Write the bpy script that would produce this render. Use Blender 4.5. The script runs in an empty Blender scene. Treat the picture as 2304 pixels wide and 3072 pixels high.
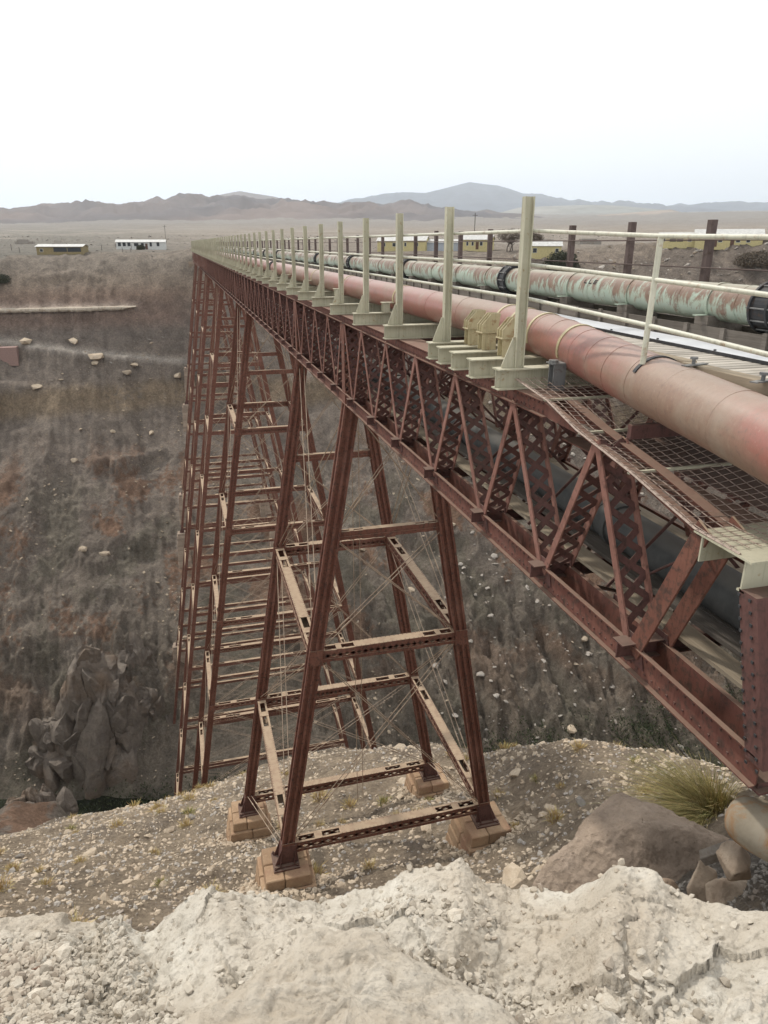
import bpy, bmesh, math, random
import numpy as np
from mathutils import Vector, Matrix
rnd = random.Random(7)
R = math.radians
C = bpy.context.scene.collection
sc = bpy.context.scene

# ------------------------------------------------------------------ camera, world, sun
cam_d = bpy.data.cameras.new('camera'); cam = bpy.data.objects.new('camera', cam_d); C.objects.link(cam)
cam.location = (0, 0, 0); cam.rotation_euler = (R(90 - 20.55), 0, R(-15.389))
cam_d.sensor_fit = 'VERTICAL'; cam_d.sensor_height = 36; cam_d.lens = 36 * 2150 / 3072
cam_d.clip_start = .05; cam_d.clip_end = 90000
sc.camera = cam
sc.view_settings.view_transform = 'Standard'; sc.view_settings.look = 'None'
sc.view_settings.exposure = 0.0; sc.view_settings.gamma = 1; sc.view_settings.use_curve_mapping = False
sc.cycles.max_bounces = 5; sc.cycles.diffuse_bounces = 3; sc.cycles.volume_bounces = 1; sc.cycles.transparent_max_bounces = 6
sc.cycles.use_denoising = True
SUN_AZ, SUN_EL = -28.0, 52.0       # azimuth from +Y (towards +X), elevation
w = bpy.data.worlds.new('World'); sc.world = w; w.use_nodes = True
nt = w.node_tree; nt.nodes.clear()
sky = nt.nodes.new('ShaderNodeTexSky'); sky.sky_type = 'NISHITA'; sky.sun_disc = False
sky.sun_elevation = R(SUN_EL); sky.sun_rotation = R(SUN_AZ); sky.altitude = 3000; sky.air_density = 1; sky.dust_density = 3
mixc = nt.nodes.new('ShaderNodeMixRGB'); mixc.inputs[0].default_value = .86
mixc.inputs[2].default_value = (12.2, 12.2, 12.2, 1)             # thin bright overcast in front of the blue
bg = nt.nodes.new('ShaderNodeBackground'); bg.inputs[1].default_value = .110
out = nt.nodes.new('ShaderNodeOutputWorld')
nt.links.new(sky.outputs[0], mixc.inputs[1]); nt.links.new(mixc.outputs[0], bg.inputs[0]); nt.links.new(bg.outputs[0], out.inputs[0])
sd = bpy.data.lights.new('sun', 'SUN'); sun = bpy.data.objects.new('sun', sd); C.objects.link(sun)
sd.energy = 2.8; sd.angle = R(3); sd.color = (1, .95, .87)
sv = Vector((math.sin(R(SUN_AZ)) * math.cos(R(SUN_EL)), math.cos(R(SUN_AZ)) * math.cos(R(SUN_EL)), math.sin(R(SUN_EL))))
sun.rotation_euler = sv.to_track_quat('Z', 'Y').to_euler()

# ------------------------------------------------------------------ numpy noise
def _hash(ix, iy, seed):
    h = (ix.astype(np.int64) * 374761393 + iy.astype(np.int64) * 668265263 + seed * 974634777) & 0xffffffff
    h = ((h ^ (h >> 13)) * 1274126177) & 0xffffffff
    return ((h ^ (h >> 16)) & 0xffffff) / float(0xffffff)
def vn(x, y, seed=0):
    ix = np.floor(x); iy = np.floor(y); fx = x - ix; fy = y - iy
    ux = fx * fx * fx * (fx * (fx * 6 - 15) + 10); uy = fy * fy * fy * (fy * (fy * 6 - 15) + 10)
    def g(dx, dy):
        a = _hash(ix + dx, iy + dy, seed) * 6.2831853
        return np.cos(a) * (fx - dx) + np.sin(a) * (fy - dy)
    a = g(0, 0); b = g(1, 0); c = g(0, 1); d = g(1, 1)
    return ((a + (b - a) * ux) + ((c + (d - c) * ux) - (a + (b - a) * ux)) * uy) * 1.4
def fbm(x, y, o=5, seed=0, gain=.5, lac=2.03, ridge=False):
    x = np.asarray(x, float); y = np.asarray(y, float)
    s = 0; a = 1; t = 0
    for i in range(o):
        n = vn(x + 17.3 * i, y - 9.1 * i, seed + i)
        if ridge: n = 1 - 2 * np.abs(n)
        s = s + a * n; t += a; a *= gain; x = x * lac; y = y * lac
    return s / t
def sst(a, b, x):
    t = np.clip((x - a) / (b - a), 0, 1); return t * t * (3 - 2 * t)

# ------------------------------------------------------------------ materials
def mat(name, rough=.85, metal=0.0, spec=.3):
    m = bpy.data.materials.new(name); m.use_nodes = True
    b = m.node_tree.nodes['Principled BSDF']
    b.inputs['Roughness'].default_value = rough; b.inputs['Metallic'].default_value = metal
    b.inputs['Specular IOR Level'].default_value = spec
    return m, m.node_tree, b
def N(nt, t, **kw):
    n = nt.nodes.new(t)
    for k, v in kw.items(): setattr(n, k, v)
    return n
def pos(nt, scale=(1, 1, 1), space='world'):
    if space == 'world': s = N(nt, 'ShaderNodeNewGeometry').outputs['Position']
    else: s = N(nt, 'ShaderNodeTexCoord').outputs['Object']
    mp = N(nt, 'ShaderNodeMapping'); mp.inputs['Scale'].default_value = scale
    nt.links.new(s, mp.inputs['Vector']); return mp.outputs[0]
def noi(nt, vec, scale, detail=5, rough=.6, dist=0):
    n = N(nt, 'ShaderNodeTexNoise'); n.inputs['Scale'].default_value = scale; n.inputs['Detail'].default_value = detail
    n.inputs['Roughness'].default_value = rough; n.inputs['Distortion'].default_value = dist
    nt.links.new(vec, n.inputs['Vector']); return n.outputs['Fac']
def ramp(nt, fac, a, b, lo=0., hi=1.):
    n = N(nt, 'ShaderNodeMapRange'); n.clamp = True
    n.inputs['From Min'].default_value = a; n.inputs['From Max'].default_value = b
    n.inputs['To Min'].default_value = lo; n.inputs['To Max'].default_value = hi
    nt.links.new(fac, n.inputs['Value']); return n.outputs[0]
def mix(nt, fac, c1, c2, mode='MIX'):
    n = N(nt, 'ShaderNodeMixRGB'); n.blend_type = mode
    for i, v in ((0, fac), (1, c1), (2, c2)):
        if isinstance(v, bpy.types.NodeSocket): nt.links.new(v, n.inputs[i])
        elif i == 0: n.inputs[0].default_value = v
        else: n.inputs[i].default_value = (*v, 1)
    return n.outputs[0]
def mul(nt, a, b, op='MULTIPLY'):
    n = N(nt, 'ShaderNodeMath'); n.operation = op
    for i, v in enumerate((a, b)):
        if isinstance(v, bpy.types.NodeSocket): nt.links.new(v, n.inputs[i])
        else: n.inputs[i].default_value = v
    return n.outputs[0]
def nz(nt):
    g = N(nt, 'ShaderNodeNewGeometry'); s = N(nt, 'ShaderNodeSeparateXYZ'); nt.links.new(g.outputs['Normal'], s.inputs[0]); return s.outputs[2]
def bump(nt, b, h, strength=.5, dist=.02):
    n = N(nt, 'ShaderNodeBump'); n.inputs['Strength'].default_value = strength; n.inputs['Distance'].default_value = dist
    nt.links.new(h, n.inputs['Height']); nt.links.new(n.outputs[0], b.inputs['Normal'])
def setc(nt, b, c): nt.links.new(c, b.inputs['Base Color'])
MT = {}
def steel(name, c1, c2, rust, rust_amt, dust, dust_amt, rough=.8, sc1=1.5, spec=.25):
    m, nt, b = mat(name, rough, 0, spec); p = pos(nt)
    n1 = noi(nt, p, sc1, 6); col = mix(nt, ramp(nt, n1, .3, .7), c1, c2)
    n2 = noi(nt, p, 9, 8, .7); col = mix(nt, ramp(nt, n2, .62 - rust_amt * .3, .72 - rust_amt * .2), col, rust)
    ps = pos(nt, (9, 9, .5)); n3 = noi(nt, ps, 2.2, 5, .65)
    col = mix(nt, ramp(nt, n3, .5, .75, 0, .65), col, tuple(v * .5 for v in c1))
    n5 = noi(nt, p, .6, 6, .7); col = mix(nt, ramp(nt, n5, .5, .72, 0, .45), col, tuple(min(1, v * 1.35 + .03) for v in c2))
    n4 = noi(nt, p, 4, 5)
    d = mul(nt, ramp(nt, nz(nt), .45, .85), ramp(nt, n4, .25, .55, dust_amt * .55, dust_amt))
    col = mix(nt, d, col, dust); setc(nt, b, col); bump(nt, b, n2, .25, .01)
    MT[name] = m; return m
steel('red_steel', (.135, .052, .036), (.19, .085, .058), (.07, .042, .032), .45, (.37, .275, .185), .95)
steel('chord_steel', (.125, .048, .036), (.175, .076, .054), (.07, .042, .032), .45, (.24, .165, .12), .75)
steel('flange_steel', (.19, .088, .066), (.25, .125, .095), (.11, .06, .045), .3, (.36, .26, .18), .9)
steel('red_steel_dark', (.10, .048, .04), (.13, .062, .052), (.06, .038, .032), .4, (.22, .16, .12), .6)
steel('cream_steel', (.40, .375, .27), (.48, .455, .335), (.30, .20, .10), .12, (.5, .46, .34), .5, .6, spec=.35)
steel('ochre_steel', (.42, .35, .20), (.50, .44, .28), (.28, .17, .08), .3, (.5, .46, .34), .5, .7)
steel('rail_paint', (.44, .425, .325), (.54, .52, .41), (.30, .20, .12), .2, (.62, .6, .52), .4, .45, spec=.5)
steel('dark_post', (.085, .062, .055), (.13, .095, .085), (.06, .04, .03), .3, (.2, .16, .13), .5)
steel('black_iron', (.028, .028, .03), (.05, .05, .052), (.06, .04, .03), .2, (.12, .11, .1), .4, .6)
steel('grey_iron', (.13, .13, .13), (.2, .2, .19), (.1, .07, .05), .2, (.3, .28, .25), .5, .6)
steel('rod_steel', (.25, .17, .12), (.38, .29, .2), (.12, .08, .06), .3, (.45, .36, .27), .8, .6)
steel('rod_dark', (.10, .06, .045), (.16, .10, .075), (.08, .05, .04), .3, (.3, .22, .15), .8, .7)

m, nt, b = mat('red_pipe', .42, 0, .5); p = pos(nt); MT['red_pipe'] = m
n1 = noi(nt, pos(nt, (1, .35, 1)), .7, 5, .6, .4); c = mix(nt, ramp(nt, n1, .46, .62), (.30, .12, .092), (.255, .17, .12))
n2 = noi(nt, pos(nt, (1, 1.6, .3)), 5, 9, .78); c = mix(nt, ramp(nt, n2, .47, .72, 0, .8), c, (.22, .12, .08))
n6 = noi(nt, p, 16, 9, .8); c = mix(nt, ramp(nt, n6, .52, .64, 0, .8), c, (.185, .12, .09)); c = mix(nt, ramp(nt, n6, .42, .30, 0, .5), c, (.45, .36, .30))
n3 = noi(nt, p, 1.3, 4); c = mix(nt, ramp(nt, n3, .55, .75, 0, .7), c, (.30, .24, .18))
nu = mul(nt, ramp(nt, nz(nt), .5, 1.0), .35); c = mix(nt, nu, c, (.40, .34, .28)); setc(nt, b, c)
nt.links.new(ramp(nt, n1, .3, .7, .30, .5), b.inputs['Roughness']); bump(nt, b, mul(nt, n2, n6, 'ADD'), .22, .01)

m, nt, b = mat('green_pipe', .5, 0, .4); MT['green_pipe'] = m
p = pos(nt); g = N(nt, 'ShaderNodeTexCoord').outputs['Object']; s = N(nt, 'ShaderNodeSeparateXYZ'); nt.links.new(g, s.inputs[0])
ns = noi(nt, pos(nt, (.5, 1.9, .5)), 1.5, 9, .74, 1.6)                 # streaks round the pipe
nf = noi(nt, p, 7, 8, .75)
h = mul(nt, s.outputs[2], .75); h = mul(nt, h, mul(nt, ns, 1.35), 'ADD'); h = mul(nt, h, mul(nt, nf, .55), 'ADD')
r_ = ramp(nt, h, .90, 1.03); col = mix(nt, ramp(nt, nf, .3, .7), (.29, .355, .285), (.37, .42, .335))
rc = mix(nt, ramp(nt, nf, .35, .65), (.15, .09, .065), (.225, .15, .105))
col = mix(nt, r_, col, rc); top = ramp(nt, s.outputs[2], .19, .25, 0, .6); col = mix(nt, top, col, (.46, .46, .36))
setc(nt, b, col); bump(nt, b, nf, .15, .01)

m, nt, b = mat('dark_pipe', .75, 0, .2); p = pos(nt); MT['dark_pipe'] = m
n1 = noi(nt, p, 2, 6, .65); c = mix(nt, ramp(nt, n1, .35, .65), (.048, .049, .047), (.09, .09, .085))
c = mix(nt, mul(nt, ramp(nt, nz(nt), .6, 1), .7), c, (.24, .22, .19)); setc(nt, b, c)
m, nt, b = mat('elbow_pipe', .85, 0, .15); p = pos(nt); MT['elbow_pipe'] = m
n1 = noi(nt, p, 3, 6, .65); c = mix(nt, ramp(nt, n1, .35, .65), (.21, .175, .125), (.29, .25, .19))
n2 = noi(nt, p, 1.8, 6, .7, 1); c = mix(nt, ramp(nt, n2, .49, .62), c, (.27, .15, .07))
n3 = noi(nt, pos(nt, (3, 3, 1)), 2.6, 4); c = mix(nt, ramp(nt, n3, .70, .73), c, (.6, .6, .55)); setc(nt, b, c); bump(nt, b, n1, .3, .01)

def wood(name, c1, c2, along):
    m, nt, b = mat(name, .9, 0, .15)
    sc_ = {'x': (.6, 14, 14), 'y': (14, .6, 14), 'z': (14, 14, .6)}[along]
    n1 = noi(nt, pos(nt, sc_), 1.6, 6, .7, .3); n2 = noi(nt, pos(nt), .9, 3)
    oi = N(nt, 'ShaderNodeObjectInfo')
    c = mix(nt, ramp(nt, n1, .3, .7), c1, c2); c = mix(nt, ramp(nt, n2, .4, .75, 0, .6), c, tuple(v * .55 for v in c1))
    hs = N(nt, 'ShaderNodeHueSaturation'); nt.links.new(c, hs.inputs['Color']); nt.links.new(ramp(nt, oi.outputs['Random'], 0, 1, .78, 1.22), hs.inputs['Value'])
    setc(nt, b, hs.outputs[0]); bump(nt, b, n1, .6, .01); MT[name] = m
wood('wood_cross', (.38, .34, .285), (.54, .495, .43), 'x')
wood('wood_long', (.20, .165, .125), (.30, .255, .20), 'y')
wood('wood_board', (.115, .098, .08), (.20, .175, .15), 'y')
wood('wood_pale', (.26, .21, .15), (.36, .30, .22), 'y')

m, nt, b = mat('plate_metal', .42, .2, .6); p = pos(nt); MT['plate_metal'] = m
n1 = noi(nt, p, 1.5, 5); setc(nt, b, mix(nt, ramp(nt, n1, .3, .7), (.62, .63, .65), (.74, .75, .76)))
nt.links.new(ramp(nt, n1, .3, .7, .32, .5), b.inputs['Roughness'])

def stone(name, c1, c2, c3, scale=2., bs=.6, bd=.04, space='world', rand=.25, ridge=True):
    m, nt, b = mat(name, .95, 0, .12); p = pos(nt, space=space)
    n1 = noi(nt, p, scale, 8, .65, .3); n2 = noi(nt, p, scale * 5.3, 6, .7); n3 = noi(nt, p, scale * .35, 3)
    c = mix(nt, ramp(nt, n1, .35, .65), c1, c2); c = mix(nt, ramp(nt, n3, .5, .7, 0, .8), c, c3)
    c = mix(nt, ramp(nt, n2, .35, .65, .35, 0), c, tuple(v * .5 for v in c1))
    oi = N(nt, 'ShaderNodeObjectInfo'); hs = N(nt, 'ShaderNodeHueSaturation'); nt.links.new(c, hs.inputs['Color'])
    nt.links.new(ramp(nt, oi.outputs['Random'], 0, 1, 1 - rand, 1 + rand), hs.inputs['Value'])
    setc(nt, b, hs.outputs[0]); bump(nt, b, mul(nt, n1, mul(nt, n2, .5), 'ADD'), bs, bd); MT[name] = m
stone('pier_stone', (.36, .235, .145), (.44, .31, .20), (.30, .17, .115), 2.5, .8, .03, 'world', .14)
stone('far_pier_stone', (.34, .27, .21), (.40, .32, .25), (.30, .22, .17), 1.5, .5, .03, 'world', .18)
stone('boulder_stone', (.33, .255, .19), (.43, .34, .265), (.20, .155, .12), 1.5, 1., .09, 'world', 0)
stone('tan_rock', (.33, .255, .19), (.42, .34, .26), (.30, .20, .13), 2.6, 1., .05, 'world', .15)
stone('outcrop_stone', (.155, .13, .11), (.27, .23, .19), (.235, .17, .12), .4, 1, .6, 'world', 0)
stone('pale_rock', (.58, .51, .41), (.70, .64, .54), (.50, .41, .31), 3, .7, .02, 'object', .22)
stone('pale_stone', (.37, .30, .22), (.47, .39, .295), (.32, .24, .165), 3, .5, .03, 'object', .3)
stone('cream_gravel', (.42, .36, .28), (.52, .46, .38), (.36, .27, .2), 3, .5, .03, 'object', .3)
stone('grey_stone', (.30, .27, .235), (.40, .365, .32), (.28, .22, .17), 3, .5, .03, 'object', .3)

# white ledge
m, nt, b = mat('white_ledge', .95, 0, .1); p = pos(nt); MT['white_ledge'] = m
n1 = noi(nt, p, 3.2, 8, .68, .5); n2 = noi(nt, p, 16, 8, .72); n3 = noi(nt, p, .9, 4, .5, .6); n4 = noi(nt, p, 60, 4, .7)
c = mix(nt, ramp(nt, n1, .38, .62), (.50, .452, .375), (.655, .61, .525)); c = mix(nt, ramp(nt, n3, .48, .66, 0, .75), c, (.46, .385, .295))
c = mix(nt, ramp(nt, n2, .30, .46, .75, 0), c, (.27, .23, .18)); setc(nt, b, c)
vo = N(nt, 'ShaderNodeTexVoronoi'); vo.inputs['Scale'].default_value = 34; nt.links.new(p, vo.inputs['Vector'])
hh = mul(nt, n2, mul(nt, n4, .35), 'ADD'); hh = mul(nt, hh, mul(nt, ramp(nt, vo.outputs['Distance'], 0, .4), .25), 'ADD')
bump(nt, b, hh, .9, .025)

# terrain, coloured by a painted zone attribute plus noise
m, nt, b = mat('terrain', .97, 0, .08); p = pos(nt); MT['terrain'] = m
at = N(nt, 'ShaderNodeAttribute'); at.attribute_name = 'Col'
n1 = noi(nt, p, .35, 9, .68, .2); n2 = noi(nt, p, 3.5, 8, .72); n3 = noi(nt, p, .05, 6)
n4 = noi(nt, p, 2.0, 6, .8)
c = mix(nt, 1.0, at.outputs['Color'], mix(nt, ramp(nt, n1, .38, .62), (.80, .79, .78), (1.2, 1.18, 1.15)), 'MULTIPLY')
c = mix(nt, 1.0, c, mix(nt, ramp(nt, n4, .36, .64), (.76, .75, .74), (1.24, 1.22, 1.2)), 'MULTIPLY')
c = mix(nt, 1.0, c, mix(nt, ramp(nt, n2, .3, .7), (.74, .73, .71), (1.24, 1.23, 1.2)), 'MULTIPLY'); setc(nt, b, c)
bump(nt, b, mul(nt, n2, mul(nt, n4, 2.), 'ADD'), 1., .35)
m, nt, b = mat('hill_rock', .97, 0, .05); p = pos(nt); MT['hill_rock'] = m
at = N(nt, 'ShaderNodeAttribute'); at.attribute_name = 'Col'; n1 = noi(nt, p, .004, 8, .6)
setc(nt, b, mix(nt, 1.0, at.outputs['Color'], mix(nt, ramp(nt, n1, .3, .7), (.8, .78, .76), (1.2, 1.2, 1.2)), 'MULTIPLY'))

m, nt, b = mat('river_water', .12, 0, .5); n1 = noi(nt, pos(nt), .3, 4); MT['river_water'] = m
setc(nt, b, mix(nt, ramp(nt, n1, .4, .6), (.012, .014, .009), (.02, .024, .014)))
def flat(name, c, rough=.85, metal=0, var=.12, scale=3.):
    m, nt, b = mat(name, rough, metal, .25); n1 = noi(nt, pos(nt), scale, 5)
    setc(nt, b, mix(nt, ramp(nt, n1, .3, .7), tuple(v * (1 - var) for v in c), tuple(v * (1 + var) for v in c))); MT[name] = m
flat('yellow_wall', (.50, .43, .22)); flat('ochre_wall', (.25, .20, .105)); flat('white_wall', (.56, .56, .53)); flat('zinc_roof', (.50, .49, .46), .5, .1, .2, 1.5)
flat('blue_wall', (.40, .43, .47)); flat('window_dark', (.035, .037, .04), .3, 0, .2); flat('door_brown', (.12, .07, .05)); flat('red_wall', (.27, .18, .155))
flat('bush_green', (.058, .060, .038), .9, 0, .4, 8); flat('dry_shrub', (.12, .095, .07), .9, 0, .35, 6); flat('twig', (.12, .095, .08), .9, 0, .2)
flat('blade_green', (.20, .20, .06), .7, 0, .3, 9); flat('blade_yellow', (.52, .42, .17), .7, 0, .25, 9); flat('blade_dry', (.40, .27, .12), .75, 0, .3, 9)
flat('letter_black', (.03, .03, .03)); flat('pole_dark', (.09, .08, .07)); flat('rust_wire', (.16, .09, .06), .8); flat('mesh_wire', (.34, .26, .21), .6, 0, .2, 12)
flat('reeds', (.045, .055, .025), .9, 0, .4, 5)

# ------------------------------------------------------------------ builders
WL = {}                                                    # world origin of every object made
def tag(o, label=None, cat=None, group=None, kind=None):
    if label: o['label'] = label
    if cat: o['category'] = cat
    if group: o['group'] = group
    if kind: o['kind'] = kind
    return o
def empty(name, loc, label=None, cat=None, group=None):
    o = bpy.data.objects.new(name, None); C.objects.link(o); o.location = loc; o.empty_display_size = .3
    WL[o.name] = Vector(loc); return tag(o, label, cat, group)
class MB:
    def __init__(s): s.v = []; s.f = []
    def add(s, v, f):
        n = len(s.v); s.v.extend([tuple(p) for p in v]); s.f.extend([tuple(i + n for i in q) for q in f]); return s
    def box(s, x0, x1, y0, y1, z0, z1):
        v = [(x, y, z) for z in (z0, z1) for y in (y0, y1) for x in (x0, x1)]
        return s.add(v, [(0, 2, 3, 1), (4, 5, 7, 6), (0, 1, 5, 4), (2, 6, 7, 3), (0, 4, 6, 2), (1, 3, 7, 5)])
    def hexa(s, v): return s.add(v, [(0, 2, 3, 1), (4, 5, 7, 6), (0, 1, 5, 4), (2, 6, 7, 3), (0, 4, 6, 2), (1, 3, 7, 5)])
    def bar(s, p0, p1, w, h, up=(0, 0, 1)):
        p0 = Vector(p0); p1 = Vector(p1); d = (p1 - p0).normalized(); u = Vector(up)
        x = d.cross(u)
        if x.length < 1e-4: x = d.cross(Vector((1, 0, 0)))
        x.normalize(); u = x.cross(d).normalized()
        v = [q + x * a * w / 2 + u * bb * h / 2 for q in (p0, p1) for bb in (-1, 1) for a in (-1, 1)]
        return s.hexa(v)
    def tube(s, pts, r, n=10, cap=True):
        pts = [Vector(p) for p in pts]; rs = r if isinstance(r, (list, tuple)) else [r] * len(pts)
        rings = []; t0 = (pts[1] - pts[0]).normalized()
        u = t0.cross(Vector((0, 0, 1)));
        if u.length < 1e-3: u = t0.cross(Vector((1, 0, 0)))
        u.normalize(); base = len(s.v)
        for i, p in enumerate(pts):
            t = (pts[min(i + 1, len(pts) - 1)] - pts[max(i - 1, 0)]).normalized()
            u = (u - t * u.dot(t)).normalized(); v = t.cross(u)
            for k in range(n):
                a = 2 * math.pi * k / n; s.v.append(tuple(p + (u * math.cos(a) + v * math.sin(a)) * rs[i]))
        for i in range(len(pts) - 1):
            for k in range(n):
                a = base + i * n + k; b_ = base + i * n + (k + 1) % n
                s.f.append((a, b_, b_ + n, a + n))
        if cap:
            s.f.append(tuple(base + k for k in range(n))[::-1]); s.f.append(tuple(base + (len(pts) - 1) * n + k for k in range(n)))
        return s
    def prism(s, prof, p0, p1, xa=(1, 0, 0), ya=(0, 1, 0)):
        p0 = Vector(p0); p1 = Vector(p1); xa = Vector(xa); ya = Vector(ya); n = len(prof)
        v = [p + xa * a + ya * b_ for p in (p0, p1) for a, b_ in prof]
        f = [(i, (i + 1) % n, (i + 1) % n + n, i + n) for i in range(n)] + [tuple(range(n))[::-1], tuple(range(n, 2 * n))]
        return s.add(v, f)
    def build(s, name, m, parent=None, loc=None, smooth=False, bevel=0):
        L = Vector(loc) if loc is not None else (Vector(WL[parent.name]) if parent else Vector((0, 0, 0)))
        me = bpy.data.meshes.new(name); me.from_pydata([(a - L.x, b_ - L.y, c_ - L.z) for a, b_, c_ in s.v], [], s.f)
        if bevel or True:
            bm = bmesh.new(); bm.from_mesh(me); bmesh.ops.recalc_face_normals(bm, faces=bm.faces)
            if bevel: bmesh.ops.bevel(bm, geom=bm.edges[:], offset=bevel, segments=1, affect='EDGES')
            bm.to_mesh(me); bm.free()
        me.materials.append(MT[m])
        if smooth:
            me.polygons.foreach_set('use_smooth', [True] * len(me.polygons)); me.set_sharp_from_angle(angle=R(40))
        o = bpy.data.objects.new(name, me); C.objects.link(o); WL[o.name] = L.copy()
        if parent: o.parent = parent; o.location = L - WL[parent.name]
        else: o.location = L
        return o
def inst(o, parent, dw):
    """copy of mesh object o at world origin WL[o]+dw under parent"""
    c = o.copy(); C.objects.link(c); L = WL[o.name] + Vector(dw); WL[c.name] = L
    for k in list(c.keys()):
        if k in ('label', 'category', 'group'): pass
    c.parent = parent; c.location = L - (WL[parent.name] if parent else Vector((0, 0, 0)))
    return c
def npmesh(name, V, F, m, cols=None, smooth=True, parent=None):
    """V (n,3), F (m,4) or (m,3) numpy"""
    me = bpy.data.meshes.new(name); k = F.shape[1]
    me.vertices.add(len(V)); me.vertices.foreach_set('co', V.astype(np.float32).ravel())
    me.loops.add(F.size); me.loops.foreach_set('vertex_index', F.astype(np.int32).ravel())
    me.polygons.add(len(F)); me.polygons.foreach_set('loop_start', np.arange(0, F.size, k, dtype=np.int32))
    me.polygons.foreach_set('loop_total', np.full(len(F), k, dtype=np.int32))
    me.polygons.foreach_set('use_smooth', np.full(len(F), smooth))
    me.update(calc_edges=True); me.validate()
    if cols is not None:
        a = me.attributes.new('Col', 'FLOAT_COLOR', 'POINT'); cc = np.ones((len(V), 4), np.float32); cc[:, :3] = cols; a.data.foreach_set('color', cc.ravel())
    me.materials.append(MT[m]); o = bpy.data.objects.new(name, me); C.objects.link(o); WL[o.name] = Vector((0, 0, 0))
    if parent: o.parent = parent; o.location = -WL[parent.name]
    return o
def gridF(na, nr):
    i = np.arange(nr - 1)[:, None] * na + np.arange(na - 1)[None, :]
    return np.stack([i, i + 1, i + 1 + na, i + na], -1).reshape(-1, 4)
# ------------------------------------------------------------------ terrain
CP = [(-16.7,48,-41.9),(-15,52,-45),(-12.6,56,-48.2),(-9.3,60,-52.3),(-6.9,61,-53.2),(-4,60,-53),(.5,60,-50.1),(5.6,58,-48.8),(9.9,54,-45.7),(12.9,50,-42.9),
 (13.9,43,-36.3),(15,40,-34.2),(15.6,36,-31.2),(16.6,34,-30.3),(16.7,31,-27.1),(17.5,29,-25.5),(18.5,26,-23.7),(19.1,23,-22),(18.5,20,-20),(17.1,16,-18.1),
 (2.2,22.4,-24.6),(11.2,22.4,-24.6),(1.0,32.1,-31.2),(11.9,32.1,-30.9),(-2.2,56.5,-50.5),
 (-5,13.5,-15.8),(-4.5,15,-17.3),(-9.3,26,-25.2),(-6.3,24,-24.2),(-5,32,-31.0),(-2.5,19,-21.9),(4.3,24,-26),(6.9,25,-26),(5.2,29,-28.8),(11.7,19,-21.5),(10,17,-20.2),
 (13.6,29,-28),(12.3,17,-18.5),(2,17,-20.8),(7,16,-20),(0,8,-15),(3,8,-13.5),(-6,8,-14),(6,5,-8.5),(5.2,3.6,-5.9),(7,4.0,-5.6),(10,3.5,-5.2),(6.0,9.0,-12.0),(8.2,8.2,-10.6),(10.2,10.5,-12.2),(9,12,-14.4),(14,12,-13.5),(13,8,-9.5),(20,6,-7),(30,12,-10),(34,24,-22),
 (-15,10,-12),(-25,20,-20),(-25,40,-36),(-36,45,-42),(0,0,-16),(-12,-5,-8),(12,-5,-5),(0,-12,-8),(40,-5,-4),(-40,0,-10),
 # drop into the gorge
 (-30,70,-60),(-24,76,-61),(-20,77,-63),(-16,80,-76),(-26,84,-76),(-12,69,-72),(-7,70,-76),(0,70,-74),(-2,66.3,-60.5),(8,68,-70),(14,62,-64),(18,54,-55),(20,46,-48),(22,40,-42),(24,34,-36),(25,28,-31),(26,22,-26),(26,16,-20),
 (-30,95,-96),(-20,95,-97.5),(-10,92,-97.5),(0,90,-97),(12,88,-96),(24,84,-96),(36,75,-96),(50,70,-96),(75,60,-95),(34,56,-80),(30,44,-62),(45,50,-80),(60,44,-70),(-45,95,-97),
 (-34,108,-98.5),(-24,106,-98.5),(-12,105,-98.5),(0,104,-98.5),(12,102,-98.5),(30,100,-98.5),(55,96,-98.5),(80,88,-98.5),(110,80,-98),
 (-44,122,-97),(-36,120,-97),(-22,117,-97),(-9,114.5,-96),(4,114,-95),(20,114,-95),(40,112,-95),(60,108,-95),(90,100,-95),(130,90,-95),
 (-20,125,-90),(-5,124.8,-91.5),(20,124.8,-91),(-6,134.6,-81.5),(20,134.6,-82),(-30,138,-80),(-4,147,-75),(-3,159,-70.5),(16,159,-70.5),(-2,168.7,-62.5),(14,168.7,-62),(-30,165,-62),(0,193.1,-46),(12,193.1,-45.5),(1,202.9,-38),(12,202.9,-37.5),
 (-20,185,-50),(-42,186,-47),(-20,200,-35),(-45,200,-33),(5,211,-24),(5,217,-12),(-15,210,-26),(-45,208,-26),(-20,219,-14),(-45,217,-15),(6,222,-2.6),(-12,226,-5.2),(-26,226,-6.5),(-45,225,-6.5),
 (40,130,-84),(75,122,-82),(120,108,-80),(40,150,-70),(80,140,-64),(112,118,-60),(35,175,-54),(75,160,-46),(115,125,-42),(30,198,-34),(75,180,-26),(122,135,-22),(35,213,-18),(60,196,-12),(96,166,-12),(128,146,-12),(30,224,-4),(60,212,-4.5),(90,190,-6),(132,150,-5.5),(150,130,-6),(175,105,-7),
 (-70,100,-96),(-80,125,-90),(-80,160,-60),(-80,200,-30),(-80,225,-8),(-60,80,-70),(-60,60,-50),(160,60,-90),(180,90,-60)]
CP = np.array(CP, float)
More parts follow.
